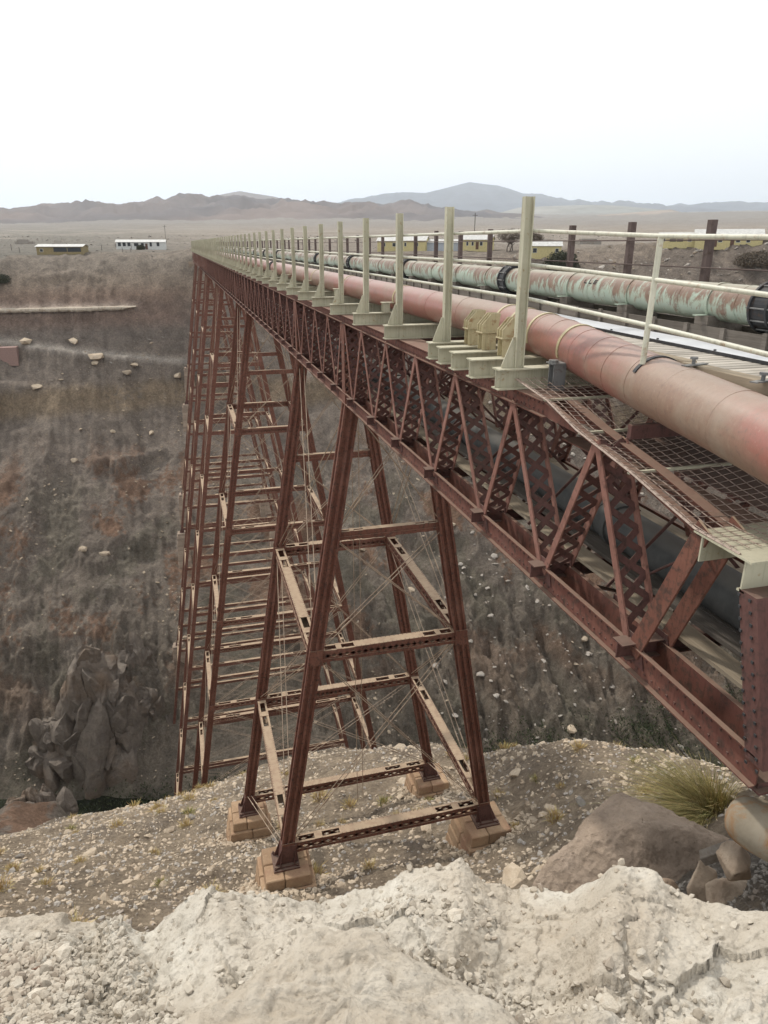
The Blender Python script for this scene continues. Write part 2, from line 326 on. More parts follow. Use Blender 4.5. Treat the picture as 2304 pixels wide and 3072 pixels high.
# plateau anchors
pl = []
for az in range(-60, 91, 10):
    for r in (245, 290, 350):
        pl.append((r * math.sin(R(az)), r * math.cos(R(az)), {245: -4.2, 290: -2.6, 350: -1.0}[r] + (1.6 if az > 10 else 0)))
CP = np.vstack([CP, np.array(pl)])
def _phi(r): return r                       # biharmonic-like linear kernel keeps cliffs crisp
_n = len(CP)
_A = np.zeros((_n + 3, _n + 3)); _d = np.linalg.norm(CP[:, None, :2] - CP[None, :, :2], axis=2)
_A[:_n, :_n] = _phi(_d); _A[:_n, _n] = 1; _A[:_n, _n + 1:] = CP[:, :2]; _A[_n:, :_n] = _A[:_n, _n:].T
_W = np.linalg.solve(_A, np.concatenate([CP[:, 2], [0, 0, 0]]))
def rbf(X, Y):
    z = _W[_n] + _W[_n + 1] * X + _W[_n + 2] * Y
    for i in range(_n): z = z + _W[i] * np.hypot(X - CP[i, 0], Y - CP[i, 1])
    return z
def terr(X, Y, detail=True):
    X = np.asarray(X, float); Y = np.asarray(Y, float); r = np.hypot(X, Y); az = np.degrees(np.arctan2(X, Y))
    z = rbf(X, Y)
    far = np.interp(r, [300, 350, 600, 1500, 3000, 5000, 9000, 16000, 30000], [-2.2, -1.2, 4, 26, 76, 160, 310, 560, 1000])
    far = far * (1 - .22 * sst(8, -14, az))
    t = sst(260, 400, r); z = z * (1 - t) + far * t
    if not detail: return z
    # relief
    wall = sst(108, 125, Y + .25 * X) * sst(240, 205, Y + .28 * X) * sst(400, 260, r) * (1 - .75 * np.exp(-((X - 6) / 15.) ** 2))
    fx = fbm(X * .05 + .5 * fbm(X * .03, Y * .03, 3, 12), Y * .013, 5, 11, ridge=True)
    gul = fbm(X * .3 + .6 * fbm(X * .05, Y * .06, 3, 7), Y * .03, 5, 5, ridge=True)
    z = z + wall * ((fx - .3) * 4.6 + (gul - .3) * 1.3 + fbm(X * .5, Y * .5, 4, 8) * .45 + np.clip(fbm(X * .16 + 3, Y * .16, 4, 6, ridge=True) - .1, 0, 1) * 2.2 * sst(-40, -60, z))
    # ledges (strata) on the far wall
    for zc, wdt, am, seed, xl in ((-9.0, 1.3, 2.2, 6, 999), (-17.5, 1.3, 2.4, 1, -8), (-37.5, 3.6, 5.2, 2, 999), (-52, 1.6, 2.4, 5, 999), (-66, 2.4, 3.6, 3, 999), (-80, 3.2, 5.0, 4, 999)):
        zq = zc + 2.4 * fbm(X * .03, X * 0 + seed, 3, seed + 20) + 1.3 * fbm(X * .16 + seed, Y * .02, 3, seed + 40); q = z - zq
        msk = np.clip(.25 + 2.0 * fbm(X * .035 + seed * 3, Y * 0 + seed * 7, 3, seed + 60), 0, 1) * (1 if xl > 900 else sst(xl + 4, xl - 3, X))
        z = z + wall * am * msk * np.exp(-(q / wdt) ** 2) * np.sin(q / wdt * 1.5)
    low = wall * sst(-66, -80, z) * (1 - .8 * np.exp(-((X - 6) / 15.) ** 2)); z = z + low * (fbm(X * .22 + .3 * fbm(X * .1, Y * .1, 3, 17), Y * .07, 5, 16, ridge=True) - .2) * 4.5
    # the track along the far wall
    zr = -24.5 - (X + 40) * .15; q = z - zr; z = z - (wall * sst(240, 150, Y) * 0 + wall) * q * np.exp(-(q / 1.3) ** 2) * .93 * sst(14, 6, X)
    near = sst(75, 55, Y) * sst(300, 100, r)
    z = z + near * (fbm(X * .22, Y * .22, 5, 31) * .9 + fbm(X * 1.1, Y * 1.1, 4, 35) * .16) * sst(5, 12, r)
    gor = sst(60, 70, Y) * sst(118, 100, Y); z = z + gor * fbm(X * .1, Y * .1, 5, 41) * 2.0 * sst(-98, -92, z)
    far_n = sst(225, 400, r); z = z + far_n * (fbm(X * .012, Y * .012, 5, 51) * 2.2 * np.clip(r / 700, .5, 6) + fbm(X * .1, Y * .1, 3, 52) * .5)
    z = z + sst(1200, 4000, r) * fbm(X * .0012, Y * .0012, 5, 55) * 28
    flatb = sst(204, 216, Y) * sst(250, 225, r); z = z + flatb * fbm(X * .15, Y * .15, 5, 61) * 1.1
    return z
def gz(x, y): return float(terr(np.array([x]), np.array([y]))[0])
NA = 720
azs = np.concatenate([np.linspace(-70, -22, 50)[:-1], np.linspace(-22, 54, NA - 100), np.linspace(54, 95, 52)[1:]]); NA = len(azs)
rs = np.concatenate([np.linspace(3.6, 14, 60)[:-1], np.linspace(14, 62, 300)[:-1], np.linspace(62, 112, 120)[:-1], np.linspace(112, 232, 540)[:-1], np.geomspace(232, 900, 150)[:-1], np.geomspace(900, 26000, 110)])
AZ, RR = np.meshgrid(np.radians(azs), rs); X = RR * np.sin(AZ); Y = RR * np.cos(AZ); Z = terr(X, Y)
def terr_col(X, Y, Z):
    r = np.hypot(X, Y)
    def c3(c): return np.array(c)[None, :]
    x = X.ravel(); y = Y.ravel(); z = Z.ravel(); r = r.ravel(); az = np.degrees(np.arctan2(x, y))
    n1 = fbm(x * .03, y * .03 + z * .02, 5, 71); n2 = fbm(x * .08 + 5, z * .1, 5, 72); n3 = fbm(x * .4, y * .4, 4, 73); n4 = fbm(x * 1.1, y * .9 + z * .6, 4, 79)
    col = np.zeros((len(x), 3)); 
    fx = fbm(x * .05 + .5 * fbm(x * .03, y * .03, 3, 12), y * .013, 5, 11, ridge=True); gu = fbm(x * .3 + .6 * fbm(x * .05, y * .06, 3, 7), y * .03, 5, 5, ridge=True)
    sk = fbm(x * .45 + .8 * fbm(x * .06, y * .06, 3, 75), y * .035, 5, 76)
    wallc = c3((.245, .213, .188)) * (1 + .32 * n1[:, None]) * (1 + .13 * sk[:, None]) * (1 - .22 * np.clip(gu - .25, -.4, .5)[:, None]) * (1 - .25 * np.clip(fx - .3, -.4, .5)[:, None])
    col[:] = wallc
    def lay(mask, c): nonlocal col; mm = np.clip(mask, 0, 1)[:, None]; col = col * (1 - mm) + c3(c) * mm
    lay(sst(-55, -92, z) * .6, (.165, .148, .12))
    for x0, z0, sl, x1, x2 in ((-10, -58, 1.05, -44, -8), (-30, -44, -.55, -46, -18), (20, -52, -.8, 18, 60), (60, -40, .9, 25, 70), (-18, -70, .9, -45, -15)):
        lay(np.exp(-((z - (z0 + (x - x0) * sl + 1.5 * n1)) / 1.3) ** 2) * sst(x1 - 3, x1 + 3, x) * sst(x2 + 3, x2 - 3, x) * .55, (.30, .265, .235))
    lay(sst(.10, .24, n2 + .25 * n1 + .35 * n4) * sst(-42, -55, z) * sst(-94, -70, z) * .75, (.235, .145, .10))       # red rock patches
    lay(sst(.08, .2, -n2 + .2 * n1 + .3 * n4) * sst(-48, -60, z) * .6, (.165, .155, .125))
    tz = -37.5 + 2.4 * fbm(x * .03, x * 0 + 2, 3, 22) + 1.3 * fbm(x * .16 + 2, y * .02, 3, 42); lay(np.exp(-((z - tz) / 3.2) ** 4) * sst(-.2, .1, n1 + .2 + .35 * n4) * .85, (.27, .215, .155))  # tan stratum
    lay(sst(-15.5, -13, z) * sst(-6, -9, z) * sst(40, 0, x) * .8, (.30, .25, .205)); lay(sst(-30, -20, z) * sst(-17, -19, z) * sst(40, 0, x) * .5, (.17, .15, .14))
    lay(sst(-23, -19, z) * sst(-9, -14, z) * sst(14, -6, x) * .6, (.235, .165, .135))
    lay(np.exp(-((z + 16.2 + .5 * fbm(x * .2, x * 0, 3, 9)) / 1.0) ** 2) * sst(-9, -14, x) * sst(190, 205, y), (.47, .39, .34))
    zr = -24.5 - (x + 40) * .15; lay(np.exp(-((z - zr) / 1.0) ** 2) * sst(180, 192, y) * sst(16, 4, x) * .95, (.38, .35, .32))
    lay(sst(-12, -6.5, z) * sst(200, 212, y + .28 * x) * .8, (.275, .235, .20))
    lay(sst(205, 226, r) * sst(-9, -5, z), (.265, .235, .205))
    lay(sst(8, -8, az) * sst(230, 250, r), (.215, .205, .185))
    lay(sst(-.1, .3, fbm(x * .008, y * .02, 4, 77)) * sst(250, 400, r) * .75, (.33, .305, .275))
    lay(sst(900, 2500, r) * .8, (.215, .20, .185))
    lay(sst(2500, 6000, r) * sst(12, 2, az) * .7, (.19, .18, .17))
    ns = sst(66, 58, y) * sst(200, 120, r); lay(ns, (.40, .33, .255))
    lay(ns * sst(0, .4, n3 + .3 * n1) * .8, (.31, .26, .205)); lay(ns * sst(.1, .5, fbm(x * .2, y * .2, 4, 78)) * .6, (.30, .26, .225))
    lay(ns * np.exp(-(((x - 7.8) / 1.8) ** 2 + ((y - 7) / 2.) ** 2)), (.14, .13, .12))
    gb = sst(70, 80, y) * sst(118, 108, y) * sst(-93, -97, z); lay(gb, (.045, .05, .032))
    return col
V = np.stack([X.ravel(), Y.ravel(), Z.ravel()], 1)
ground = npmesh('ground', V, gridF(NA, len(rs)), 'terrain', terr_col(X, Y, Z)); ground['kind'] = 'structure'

# river
b_ = MB(); b_.add([(-90, 92, -96.7), (140, 70, -96.7), (140, 112, -96.7), (-90, 130, -96.7)], [(0, 1, 2, 3)])
o = b_.build('river', 'river_water'); o['kind'] = 'structure'

# mountains: azimuth/height lists at a distance
def ridge(name, dist, pts, depth, front, cols, seed, amp, az0=-60, az1=95, edge=None, base=None):
    pa = np.array([p[0] for p in pts], float); ph = np.array([p[1] for p in pts], float)
    a = np.linspace(az0, az1, int((az1 - az0) * 7)); m_ = 46
    t = np.linspace(0, 1, m_); T, A = np.meshgrid(t, a, indexing='ij')
    side = (np.where(A < pa[0], pa[0] - A, 0) + np.where(A > pa[-1], A - pa[-1], 0))
    h = np.interp(A, pa, ph)
    lo = base if base is not None else min(ph) * .6
    h = np.where(side > 0, h + (lo - h) * sst(0, 10 if edge is None else edge, side) + fbm(A * .35, A * 0, 4, seed + 3) * 25 * sst(0, 4, side) * (edge is None), h)
    top = .70; rr = dist - front + (front + depth) * T; tt = np.clip(T / top, 0, 1)
    prof = np.where(T < top, tt ** 1.25, 1 - ((T - top) / (1 - top)) ** 1.5)
    x = rr * np.sin(np.radians(A)); y = rr * np.cos(np.radians(A))
    dr = dist - front + (front + depth) * top; h = h * (dr / dist)
    bz = terr(x, y, False) - 25
    z = bz + (h - bz) * prof
    rg = fbm(x / dist * 16, y / dist * 16, 6, seed, ridge=True) - .25
    z = z + rg * amp * np.clip(np.sin(np.clip(tt ** 1.15, 0, 1) * math.pi), 0, 1) ** 1.6 * np.clip((h - bz) / 150, .1, 1)
    k = np.clip(fbm(x / dist * 6, y / dist * 6, 4, seed + 9) * 1.5 + .5, 0, 1)[..., None]
    col = np.array(cols[0]) * (1 - k) + np.array(cols[1]) * k
    o = npmesh(name, np.stack([x, y, z], -1).reshape(-1, 3), gridF(len(a), m_), 'hill_rock', col.reshape(-1, 3)); o['kind'] = 'structure'; return o
r1=[(-10.9,193),(-10.34,186),(-9.74,197),(-8.23,223),(-7.74,220),(-7.27,227),(-6.88,224),(-6.41,230),(-5.12,242),(-4.55,233),(-3.83,236),(-3.25,225),(-2.43,242),(-2.11,236),(-1.22,269),(-.42,258),(.33,285),(1.34,304),(2,299),(2.82,282),(3.64,289),(4.51,291),(5.99,277),(7.56,266),(9.15,261),(12.16,247),(15.39,242),(17.25,260),(18.53,233),(19.66,212),(21.47,187)]
ridge('hills', 5200, r1, 700, 1900, ((.115, .105, .105), (.19, .15, .13)), 3, 85, edge=8, base=120)
r2=[(1.2,428),(2.96,464),(3.93,498),(4.96,526),(5.68,508),(6.5,492),(7.48,471),(8.81,416)]
ridge('hills', 8500, r2, 900, 1800, ((.16, .14, .13), (.2, .17, .16)), 13, 60, -6, 16, edge=4, base=300)
r3=[(10.68,630),(12.35,714),(13.87,809),(15.39,897),(17.07,920),(18.43,907),(19.62,976),(20.55,1033),(21.6,1094),(22.59,1057),(23.6,1032),(24.51,966),(25.46,883),(26.76,868),(27.74,796),(28.76,713),(29.37,751),(30.36,691),(31.77,686),(33.51,623),(35.37,544)]
ridge('mountain', 15000, r3, 2500, 4200, ((.10, .105, .12), (.13, .13, .14)), 23, 170, 2, 44, edge=5, base=450)
r4=[(34.53,581),(35.36,642),(36.37,732),(37.38,739),(38.5,758),(39.52,776),(40.39,722),(40.94,743),(41.62,733),(42.73,696)]
ridge('mountain', 17000, r4, 2500, 3500, ((.10, .105, .12), (.13, .13, .14)), 33, 130, 30, 70, edge=8, base=600)
r5=[(23.42,305),(24.36,350),(25.3,384),(27.19,396),(30.36,404),(32.25,390),(35.05,344),(36.71,297)]
ridge('hills', 9000, r5, 900, 1500, ((.22, .22, .19), (.27, .25, .21)), 43, 40, 18, 44, edge=3, base=250)
r6=[(27.5,152),(29.82,172),(32,187),(33.86,201),(35.65,211),(36.59,186),(38.11,159)]
ridge('hills', 5500, r6, 700, 1300, ((.27, .215, .175), (.3, .25, .205)), 53, 16, 22, 46, edge=5, base=110)
r7=[(20.26,145),(21.69,165),(22.94,184),(23.89,166),(25.33,160),(27.25,138)]
ridge('hills', 4500, r7, 500, 900, ((.14, .12, .11), (.17, .145, .13)), 63, 14, 16, 32, edge=3, base=90)
# air
hz = MB(); hz.box(-28000, 34000, -6000, 34000, -101, 1750)
m = bpy.data.materials.new('air'); m.use_nodes = True; nt = m.node_tree; nt.nodes.clear()
pv = nt.nodes.new('ShaderNodeVolumePrincipled'); pv.inputs['Density'].default_value = 6e-5; pv.inputs['Color'].default_value = (.84, .92, 1, 1); pv.inputs['Anisotropy'].default_value = .4
oo = nt.nodes.new('ShaderNodeOutputMaterial'); nt.links.new(pv.outputs[0], oo.inputs['Volume']); MT['air'] = m
o = hz.build('haze', 'air'); o['kind'] = 'stuff'
# ------------------------------------------------------------------ viaduct
XC = 6.35
def H(z): return 1.3 + .163 * (-4.9 - z)
BENT = []
for i in range(6): BENT += [22.4 + 34.15 * i, 32.15 + 34.15 * i]
BZ = [-23.35, -29.3, -49.0, -58.6, -95.2, -95.4, -90.6, -77.0, -62.0, -56.0, -39.5, -31.5]        # foot of each bent
LEV = [-9.4, -14.0] + [-14.0 - 8.4 * k for k in range(1, 11)]
ZT, ZTB, ZBT, ZB = -2.08, -2.31, -4.47, -4.83

# --- trestle towers
def leg_profile():
    q = [(-.25, -.24), (-.17, -.24), (-.17, -.185), (-.055, -.185), (-.055, -.25), (.055, -.25), (.055, -.185), (.17, -.185), (.17, -.24), (.25, -.24), (.25, -.15), (.195, -.15), (.195, .15), (.25, .15)]
    return q + [(-a, -b_) for a, b_ in q]
def make_strut(par, p0, p1, w_, h_, full, name='strut'):
    """hollow laced strut: top and bottom angles, cover plate with batten ends, laced sides; w_ horizontal, h_ deep"""
    p0 = Vector(p0); p1 = Vector(p1); d = p1 - p0; L = d.length; u = d / L; s_ = u.cross(Vector((0, 0, 1))).normalized()
    up = s_.cross(u)
    m_ = MB()
    for a in (-1, 1):
        for c_ in (-1, 1):
            off = s_ * (a * (w_ / 2 - .045)) + up * (c_ * (h_ / 2 - .01))
            m_.bar(p0 + off, p1 + off, .09, .02, up)
            off = s_ * (a * (w_ / 2 - .008)) + up * (c_ * (h_ / 2 - .07))
            m_.bar(p0 + off, p1 + off, .016, .10, up)
    n = max(4, int(L / h_))
    if full:
        for a in (-1, 1):
            o_ = s_ * (a * (w_ / 2 - .022))
            for k in range(n):
                q0 = p0 + d * (k / n); q1 = p0 + d * ((k + 1) / n)
                for c_ in (-1, 1):
                    m_.bar(q0 + o_ + up * c_ * (h_ / 2 - .12), q1 + o_ - up * c_ * (h_ / 2 - .12) + s_ * .004 * c_, .07, .012, s_) if False else m_.bar(q0 + o_ + up * c_ * (h_ / 2 - .1), q1 + o_ - up * c_ * (h_ / 2 - .1), .012, .11, up)
    else:
        for a in (-1, 1): m_.bar(p0 + s_ * a * (w_ / 2 - .02), p1 + s_ * a * (w_ / 2 - .02), .012, h_ - .2, up)
    st = m_.build(name, 'red_steel', par, loc=(p0 + p1) / 2)
    c_ = MB(); a0, a1 = .24, .76
    for zz, e in ((h_ / 2 + .008, 1), (-h_ / 2 - .008, -1)):
        c_.bar(p0 + d * a0 + up * zz, p0 + d * a1 + up * zz, w_, .014, up)
        for t0, t1 in ((.0, .03), (.11, .15), (.85, .89), (.97, 1.)):
            c_.bar(p0 + d * t0 + up * zz, p0 + d * t1 + up * zz, w_, .014, up)
    cp = c_.build('cover_plate', 'red_steel', st, loc=WL[st.name])
    if full:
        rv = MB()
        k = 0; nn = int(L * (a1 - a0) / .16)
        for k in range(nn):
            q = p0 + d * (a0 + (a1 - a0) * (k + .5) / nn)
            for a in (-1, 1):
                c0 = q + s_ * a * (w_ / 2 - .03) + up * (h_ / 2 + .015)
                rv.bar(c0, c0 + up * .012, .026, .026, u)
        o_ = rv.build('rivets', 'red_steel_dark', st, loc=WL[st.name]); o_['kind'] = 'stuff'
    return st
def rod_pair(par, p0, p1, sep, full, r=.017, name='brace_rod'):
    p0 = Vector(p0); p1 = Vector(p1); d = (p1 - p0).normalized(); m_ = MB()
    s_ = Vector(sep)
    for a in ((-1, 1) if full else (-1, 1)):
        m_.tube([p0 + s_ * a, p1 + s_ * a], r, 6 if full else 4, False)
        if full:
            c0 = p0.lerp(p1, .80) + s_ * a
            m_.tube([c0 - d * .22, c0 + d * .22], r * 1.9, 6)
    return m_.build(name, 'rod_steel', par, loc=(p0 + p1) / 2)
ORD = ['nearest', 'second', 'third', 'fourth', 'fifth', 'farthest']
PIERS = []
for ti in range(6):
    Y0, Y1 = BENT[2 * ti], BENT[2 * ti + 1]; full = ti < 2
    tw = empty('trestle_tower', (XC, (Y0 + Y1) / 2, min(BZ[2 * ti], BZ[2 * ti + 1])), 
               ['nearest red steel trestle tower, four legs on sandstone piers on the rubble slope',
                'second red steel trestle tower, half hidden behind the nearest, feet at the gorge edge',
                'third red steel trestle tower, standing at the bottom of the gorge',
                'fourth red steel trestle tower, standing low on the opposite wall',
                'fifth red steel trestle tower, on tall masonry piers halfway up the opposite wall',
                'farthest trestle tower beyond the gorge, on piers high on the opposite wall'][ti],
               'trestle tower', 'trestle towers carrying the bridge')
    prof = leg_profile() if full else [(-.25, -.24), (.25, -.24), (.25, .24), (-.25, .24)]
    for bi, Yb in ((2 * ti, Y0), (2 * ti + 1, Y1)):
        zb = BZ[bi]
        for s in (-1, 1):
            lg = MB(); x0 = XC + s * H(ZB); x1 = XC + s * H(zb)
            lg.prism(prof, (x0, Yb, ZB - .005), (x1, Yb, zb + .25))
            L_ = lg.build('leg', 'red_steel', tw, loc=(x1, Yb, zb))
            sh = MB(); sh.box(x1 - .52, x1 + .52, Yb - .5, Yb + .5, zb, zb + .07)
            sh.box(x1 - .42, x1 + .42, Yb - .4, Yb + .4, zb + .073, zb + .15)
            for a, b2 in ((.26, .30), (-.26, .30), (.26, -.30), (-.26, -.30)):
                pass
            xa = x1 - s * .163 * .15; xt = XC + s * H(zb + 1.0)
            for sy in (-1, 1):
                sh.hexa([(xa - .46, Yb + sy * .262 - .012, zb + .15), (xa + .46, Yb + sy * .262 - .012, zb + .15), (xa - .46, Yb + sy * .262 + .012, zb + .15), (xa + .46, Yb + sy * .262 + .012, zb + .15),
                         (xt - .27, Yb + sy * .262 - .012, zb + 1.), (xt + .27, Yb + sy * .262 - .012, zb + 1.), (xt - .27, Yb + sy * .262 + .012, zb + 1.), (xt + .27, Yb + sy * .262 + .012, zb + 1.)])
            for sx in (-1, 1):
                sh.hexa([(xa + sx * .275 - .012, Yb - .45, zb + .15), (xa + sx * .275 + .012, Yb - .45, zb + .15), (xa + sx * .275 - .012, Yb + .45, zb + .15), (xa + sx * .275 + .012, Yb + .45, zb + .15),
                         (xt + sx * .275 - .012, Yb - .25, zb + 1.), (xt + sx * .275 + .012, Yb - .25, zb + 1.), (xt + sx * .275 - .012, Yb + .25, zb + 1.), (xt + sx * .275 + .012, Yb + .25, zb + 1.)])
            sh.build('leg_shoe', 'red_steel_dark', L_, loc=WL[L_.name])
            if full:
                for a in (-1, 1):
                    for b2 in (-1, 1):
                        bt = MB(); bx = x1 + a * .44; by = Yb + b2 * .42
                        bt.tube([(bx, by, zb + .07), (bx, by, zb + .22)], .035, 6); bt.tube([(bx, by, zb + .12), (bx, by, zb + .17)], .06, 6)
                        bt.build('anchor_bolt', 'red_steel_dark', L_, loc=(bx, by, zb))
            PIERS.append((x1, Yb, zb, bi, s))
        # joints, transverse struts and rods in this bent
        lv = [z for z in LEV if z > zb + 3.0]; lows = zb + .8
        levels = lv + [lows]
        for k, z in enumerate(levels):
            wide = .42 if z < -10 else .26
            hh = .46 if z < -10 else .3
            xa, xb = XC - H(z) + .2, XC + H(z) - .2
            make_strut(tw, (xa, Yb, z), (xb, Yb, z), wide, hh, full and z < -10)
            for s in (-1, 1):
                xx = XC + s * H(z)
                if full and z < -10:
                    for sy in (-1, 1):
                        gs = MB(); gs.prism([(-.24, -.32), (.24, -.32), (.24, .32), (-.24, .32), (-.24, .1)] if s > 0 else [(-.24, -.32), (.24, -.32), (.24, .1), (.24, .32), (-.24, .32)], (xx, Yb + sy * .262 - .008, z), (xx, Yb + sy * .262 + .008, z), (1, 0, 0), (0, 0, 1)); gs.build('gusset_plate', 'red_steel', tw, loc=(xx, Yb, z))
        tops = [ZB - .1] + levels
        for k in range(len(tops) - 1):
            za, zc = tops[k], tops[k + 1]
            if za - zc < 2.: continue
            if k == 0 and not full: continue
            xa = H(za) - .15; xb = H(zc) - .25
            rod_pair(tw, (XC - xa, Yb, za - .2), (XC + xb, Yb, zc + .3), (0, .12, 0), full)
            rod_pair(tw, (XC + xa, Yb, za - .2), (XC - xb, Yb, zc + .3), (0, .12, 0), full)
    # longitudinal struts and rods on the two long faces
    zmin = max(BZ[2 * ti], BZ[2 * ti + 1]); zlow = min(BZ[2 * ti], BZ[2 * ti + 1])
    lv = [z for z in LEV[1:] if z > zmin + .6]
    if zmin + .8 < lv[-1] - 3: lv.append(zmin + .8)
    for s in (-1, 1):
        for z in lv:
            x = XC + s * H(z); make_strut(tw, (x, Y0 + .24, z), (x, Y1 - .24, z), .42, .46, full)
        tops = [ZB - .1] + lv
        for k in range(len(tops) - 1):
            za, zc = tops[k], tops[k + 1]; xa = XC + s * H(za - .3); xb = XC + s * H(zc + .4)
            rod_pair(tw, (xa, Y0 + .2, za - .3), (xb, Y1 - .2, zc + .4), (.1, 0, 0), full)
            rod_pair(tw, (xa, Y1 - .2, za - .3), (xb, Y0 + .2, zc + .4), (.1, 0, 0), full)
        if zmin - zlow > 2.5:
            xa = XC + s * H(zmin + .4); xb = XC + s * H(zlow + .6); yh, yl = (Y0, Y1) if BZ[2 * ti] > BZ[2 * ti + 1] else (Y1, Y0)
            rod_pair(tw, (xa, yh, zmin + .5), (xb, yl, zlow + 1.0), (.1, 0, 0), full)
    if full:                                                            # the long hanging tie rods inside the tower
        for s in (-1, 1):
            rod_pair(tw, (XC + s * .9, Y0 + 1.2, ZB - .1), (XC + s * .9, Y0 + 1.2, -22.2 if ti == 0 else -47), (.12, 0, 0), True, .013, 'hanging_rod') if s < 0 else None

# --- masonry piers
for (x, y, z, bi, s) in PIERS:
    side = 'left' if s < 0 else 'right'
    h_ = [2.6, 2.4, 3.4, 2.5, 2, 2, 3., 5.5, 9.0, 7.0, 7.0, 7.5][bi]; near = bi < 4
    lab = {0: 'sandstone pier under the %s foot of the nearest trestle bent' % ('left' if s < 0 else 'right'),
           1: 'sandstone pier under the %s foot of the second trestle bent, beyond the nearest one' % ('left' if s < 0 else 'right'),
           2: 'reddish broken pier at the gorge edge under the %s foot of the third bent' % ('left' if s < 0 else 'right')}.get(bi,
           'masonry pier under the %s leg of the %s bent counted from the camera' % (side, ['', '', '', 'fourth', 'fifth', 'sixth', 'seventh', 'eighth', 'ninth', 'tenth', 'eleventh', 'twelfth'][bi]))
    P_ = empty('stone_pier', (x, y, z - h_), lab, 'pier', 'stone piers under the trestle legs')
    hw0 = .90 if near else 1.0; ch = .52; nc = max(2, int(math.ceil(h_ / ch))); prr = random.Random(bi * 2 + (s > 0))
    gsd = {}
    for c_ in range(nc):
        zt = z - c_ * ch; zb2 = zt - ch + .02; hw = hw0 + (.0 if c_ == 0 else .10 + c_ * (.07 if near else .03)); 
        g_ = .012
        cells = [(-1, .1 if c_ % 2 else -.15), (.1 if c_ % 2 else -.15, 1)]
        rows = [(-1, 0), (0, 1)]
        for (a0, a1) in cells:
            for (b0, b1) in rows:
                j = prr.uniform(-.03, .03) if near else prr.uniform(-.05, .05)
                bk = MB(); e0 = .035 if near else .02
                xx0 = x + a0 * hw + g_; xx1 = x + a1 * hw - g_; yy0 = y + b0 * hw + g_; yy1 = y + b1 * hw - g_
                if a0 < -.9: xx0 += j
                if a1 > .9: xx1 += j
                if b0 < -.9: yy0 += j * .8
                t = .05 if near else .02
                vv = [(xx0 - t * (a0 < -.9), yy0 - t * (b0 < -.9), zb2), (xx1 + t * (a1 > .9), yy0 - t * (b0 < -.9), zb2), (xx0 - t * (a0 < -.9), yy1 + t * (b1 > .9), zb2), (xx1 + t * (a1 > .9), yy1 + t * (b1 > .9), zb2), (xx0, yy0, zt), (xx1, yy0, zt), (xx0, yy1, zt), (xx1, yy1, zt)]
                bk.hexa(vv); ob = bk.build('stone_block', 'pier_stone' if near else 'far_pier_stone', P_, loc=(x, y, zt), bevel=e0)

# --- lattice girders
def channel(m_, x, out_, y0, y1, zb_, zt_, z_at=None):
    """channel standing in the plane x with lips pointing to out_ (-1/+1)"""
    zz = z_at or (lambda y, v: v)
    def slab(xa, xb, za, zc):
        xa, xb = min(xa, xb), max(xa, xb)
        m_.hexa([(xa, y0, zz(y0, za)), (xb, y0, zz(y0, za)), (xa, y1, zz(y1, za)), (xb, y1, zz(y1, za)), (xa, y0, zz(y0, zc)), (xb, y0, zz(y0, zc)), (xa, y1, zz(y1, zc)), (xb, y1, zz(y1, zc))])
    slab(x, x + .014, zb_ + .016, zt_ - .016)
    slab(x - .001 if out_ < 0 else x, x + out_ * .065, zt_ - .016, zt_); slab(x - .001 if out_ < 0 else x, x + out_ * .065, zb_, zb_ + .016)
XL = 4.865; DX = .34
def diag_mesh(y0, z0, y1, z1, lace=True, xo=XL, wid=.11, solid=False):
    """web member between (y0,z0) bottom and (y1,z1) top; outer flange, inner flange, crossed lacing"""
    m_ = MB(); up = Vector((0, -(z1 - z0), (y1 - y0)))
    p0 = Vector((xo, y0, z0)); p1 = Vector((xo, y1, z1)); d = (p1 - p0); L = d.length; u = d / L
    for xx in (xo - .028, xo + DX + .028):
        m_.bar((xx, y0, z0), (xx, y1, z1), .022, wid, up.normalized()) if False else m_.hexa(_strip(xx, y0, z0, y1, z1, .024, wid))
    l_ = MB()
    if lace:
        n = max(3, int(L / .27)); a, b_ = xo - .01, xo + DX + .01
        for k in range(n):
            q0 = p0 + d * (k / n); q1 = p0 + d * ((k + 1) / n)
            l_.bar((a, q0.y, q0.z), (b_, q1.y, q1.z), .085, .012, u.cross(Vector((1, 0, 0))))
            l_.bar((b_, q0.y, q0.z + .001), (a, q1.y, q1.z + .001), .085, .016, u.cross(Vector((1, 0, 0))))
    return m_, l_
def _strip(x, y0, z0, y1, z1, tx, w_):
    d = Vector((0, y1 - y0, z1 - z0)).normalized(); n = Vector((0, -d.z, d.y)) * w_ / 2
    out_ = []
    for (yy, zz) in ((y0, z0), (y1, z1)):
        for b_ in (-1, 1):
            for a in (-1, 1): out_.append((x + a * tx / 2, yy + n.y * b_, zz + n.z * b_))
    return out_
def post_mesh(y, xo):
    m_ = MB()
    for xx in (xo - .03, xo + DX + .03): m_.box(xx - .014, xx + .014, y - .2, y + .2, ZB - .01, ZTB + .0)
    for sy in (-.19, .19):
        n = 8; zz0 = ZBT; zz1 = ZTB
        for k in range(n):
            a0 = zz0 + (zz1 - zz0) * k / n; a1 = zz0 + (zz1 - zz0) * (k + 1) / n
            m_.bar((xo, y + sy, a0), (xo + DX, y + sy, a1), .014, .06, (0, 0, 1)); m_.bar((xo + DX, y + sy + .004, a0), (xo, y + sy + .004, a1), .014, .06, (0, 0, 1))
    return m_
def zdrop(y): return 0.0 if y > 7.66 else -(7.66 - y) * .19
def zdropb(y): return 0.0 if y > 6.4 else -(6.4 - y) * .015
spans = [(4.3, 22.4)] + [(22.4 + 34.15 * i + d_, 22.4 + 34.15 * i + e_) for i in range(6) for d_, e_ in ((0, 9.75), (9.75, 34.15))]
spans = spans[:-1] + [(202.9, 221.0)]
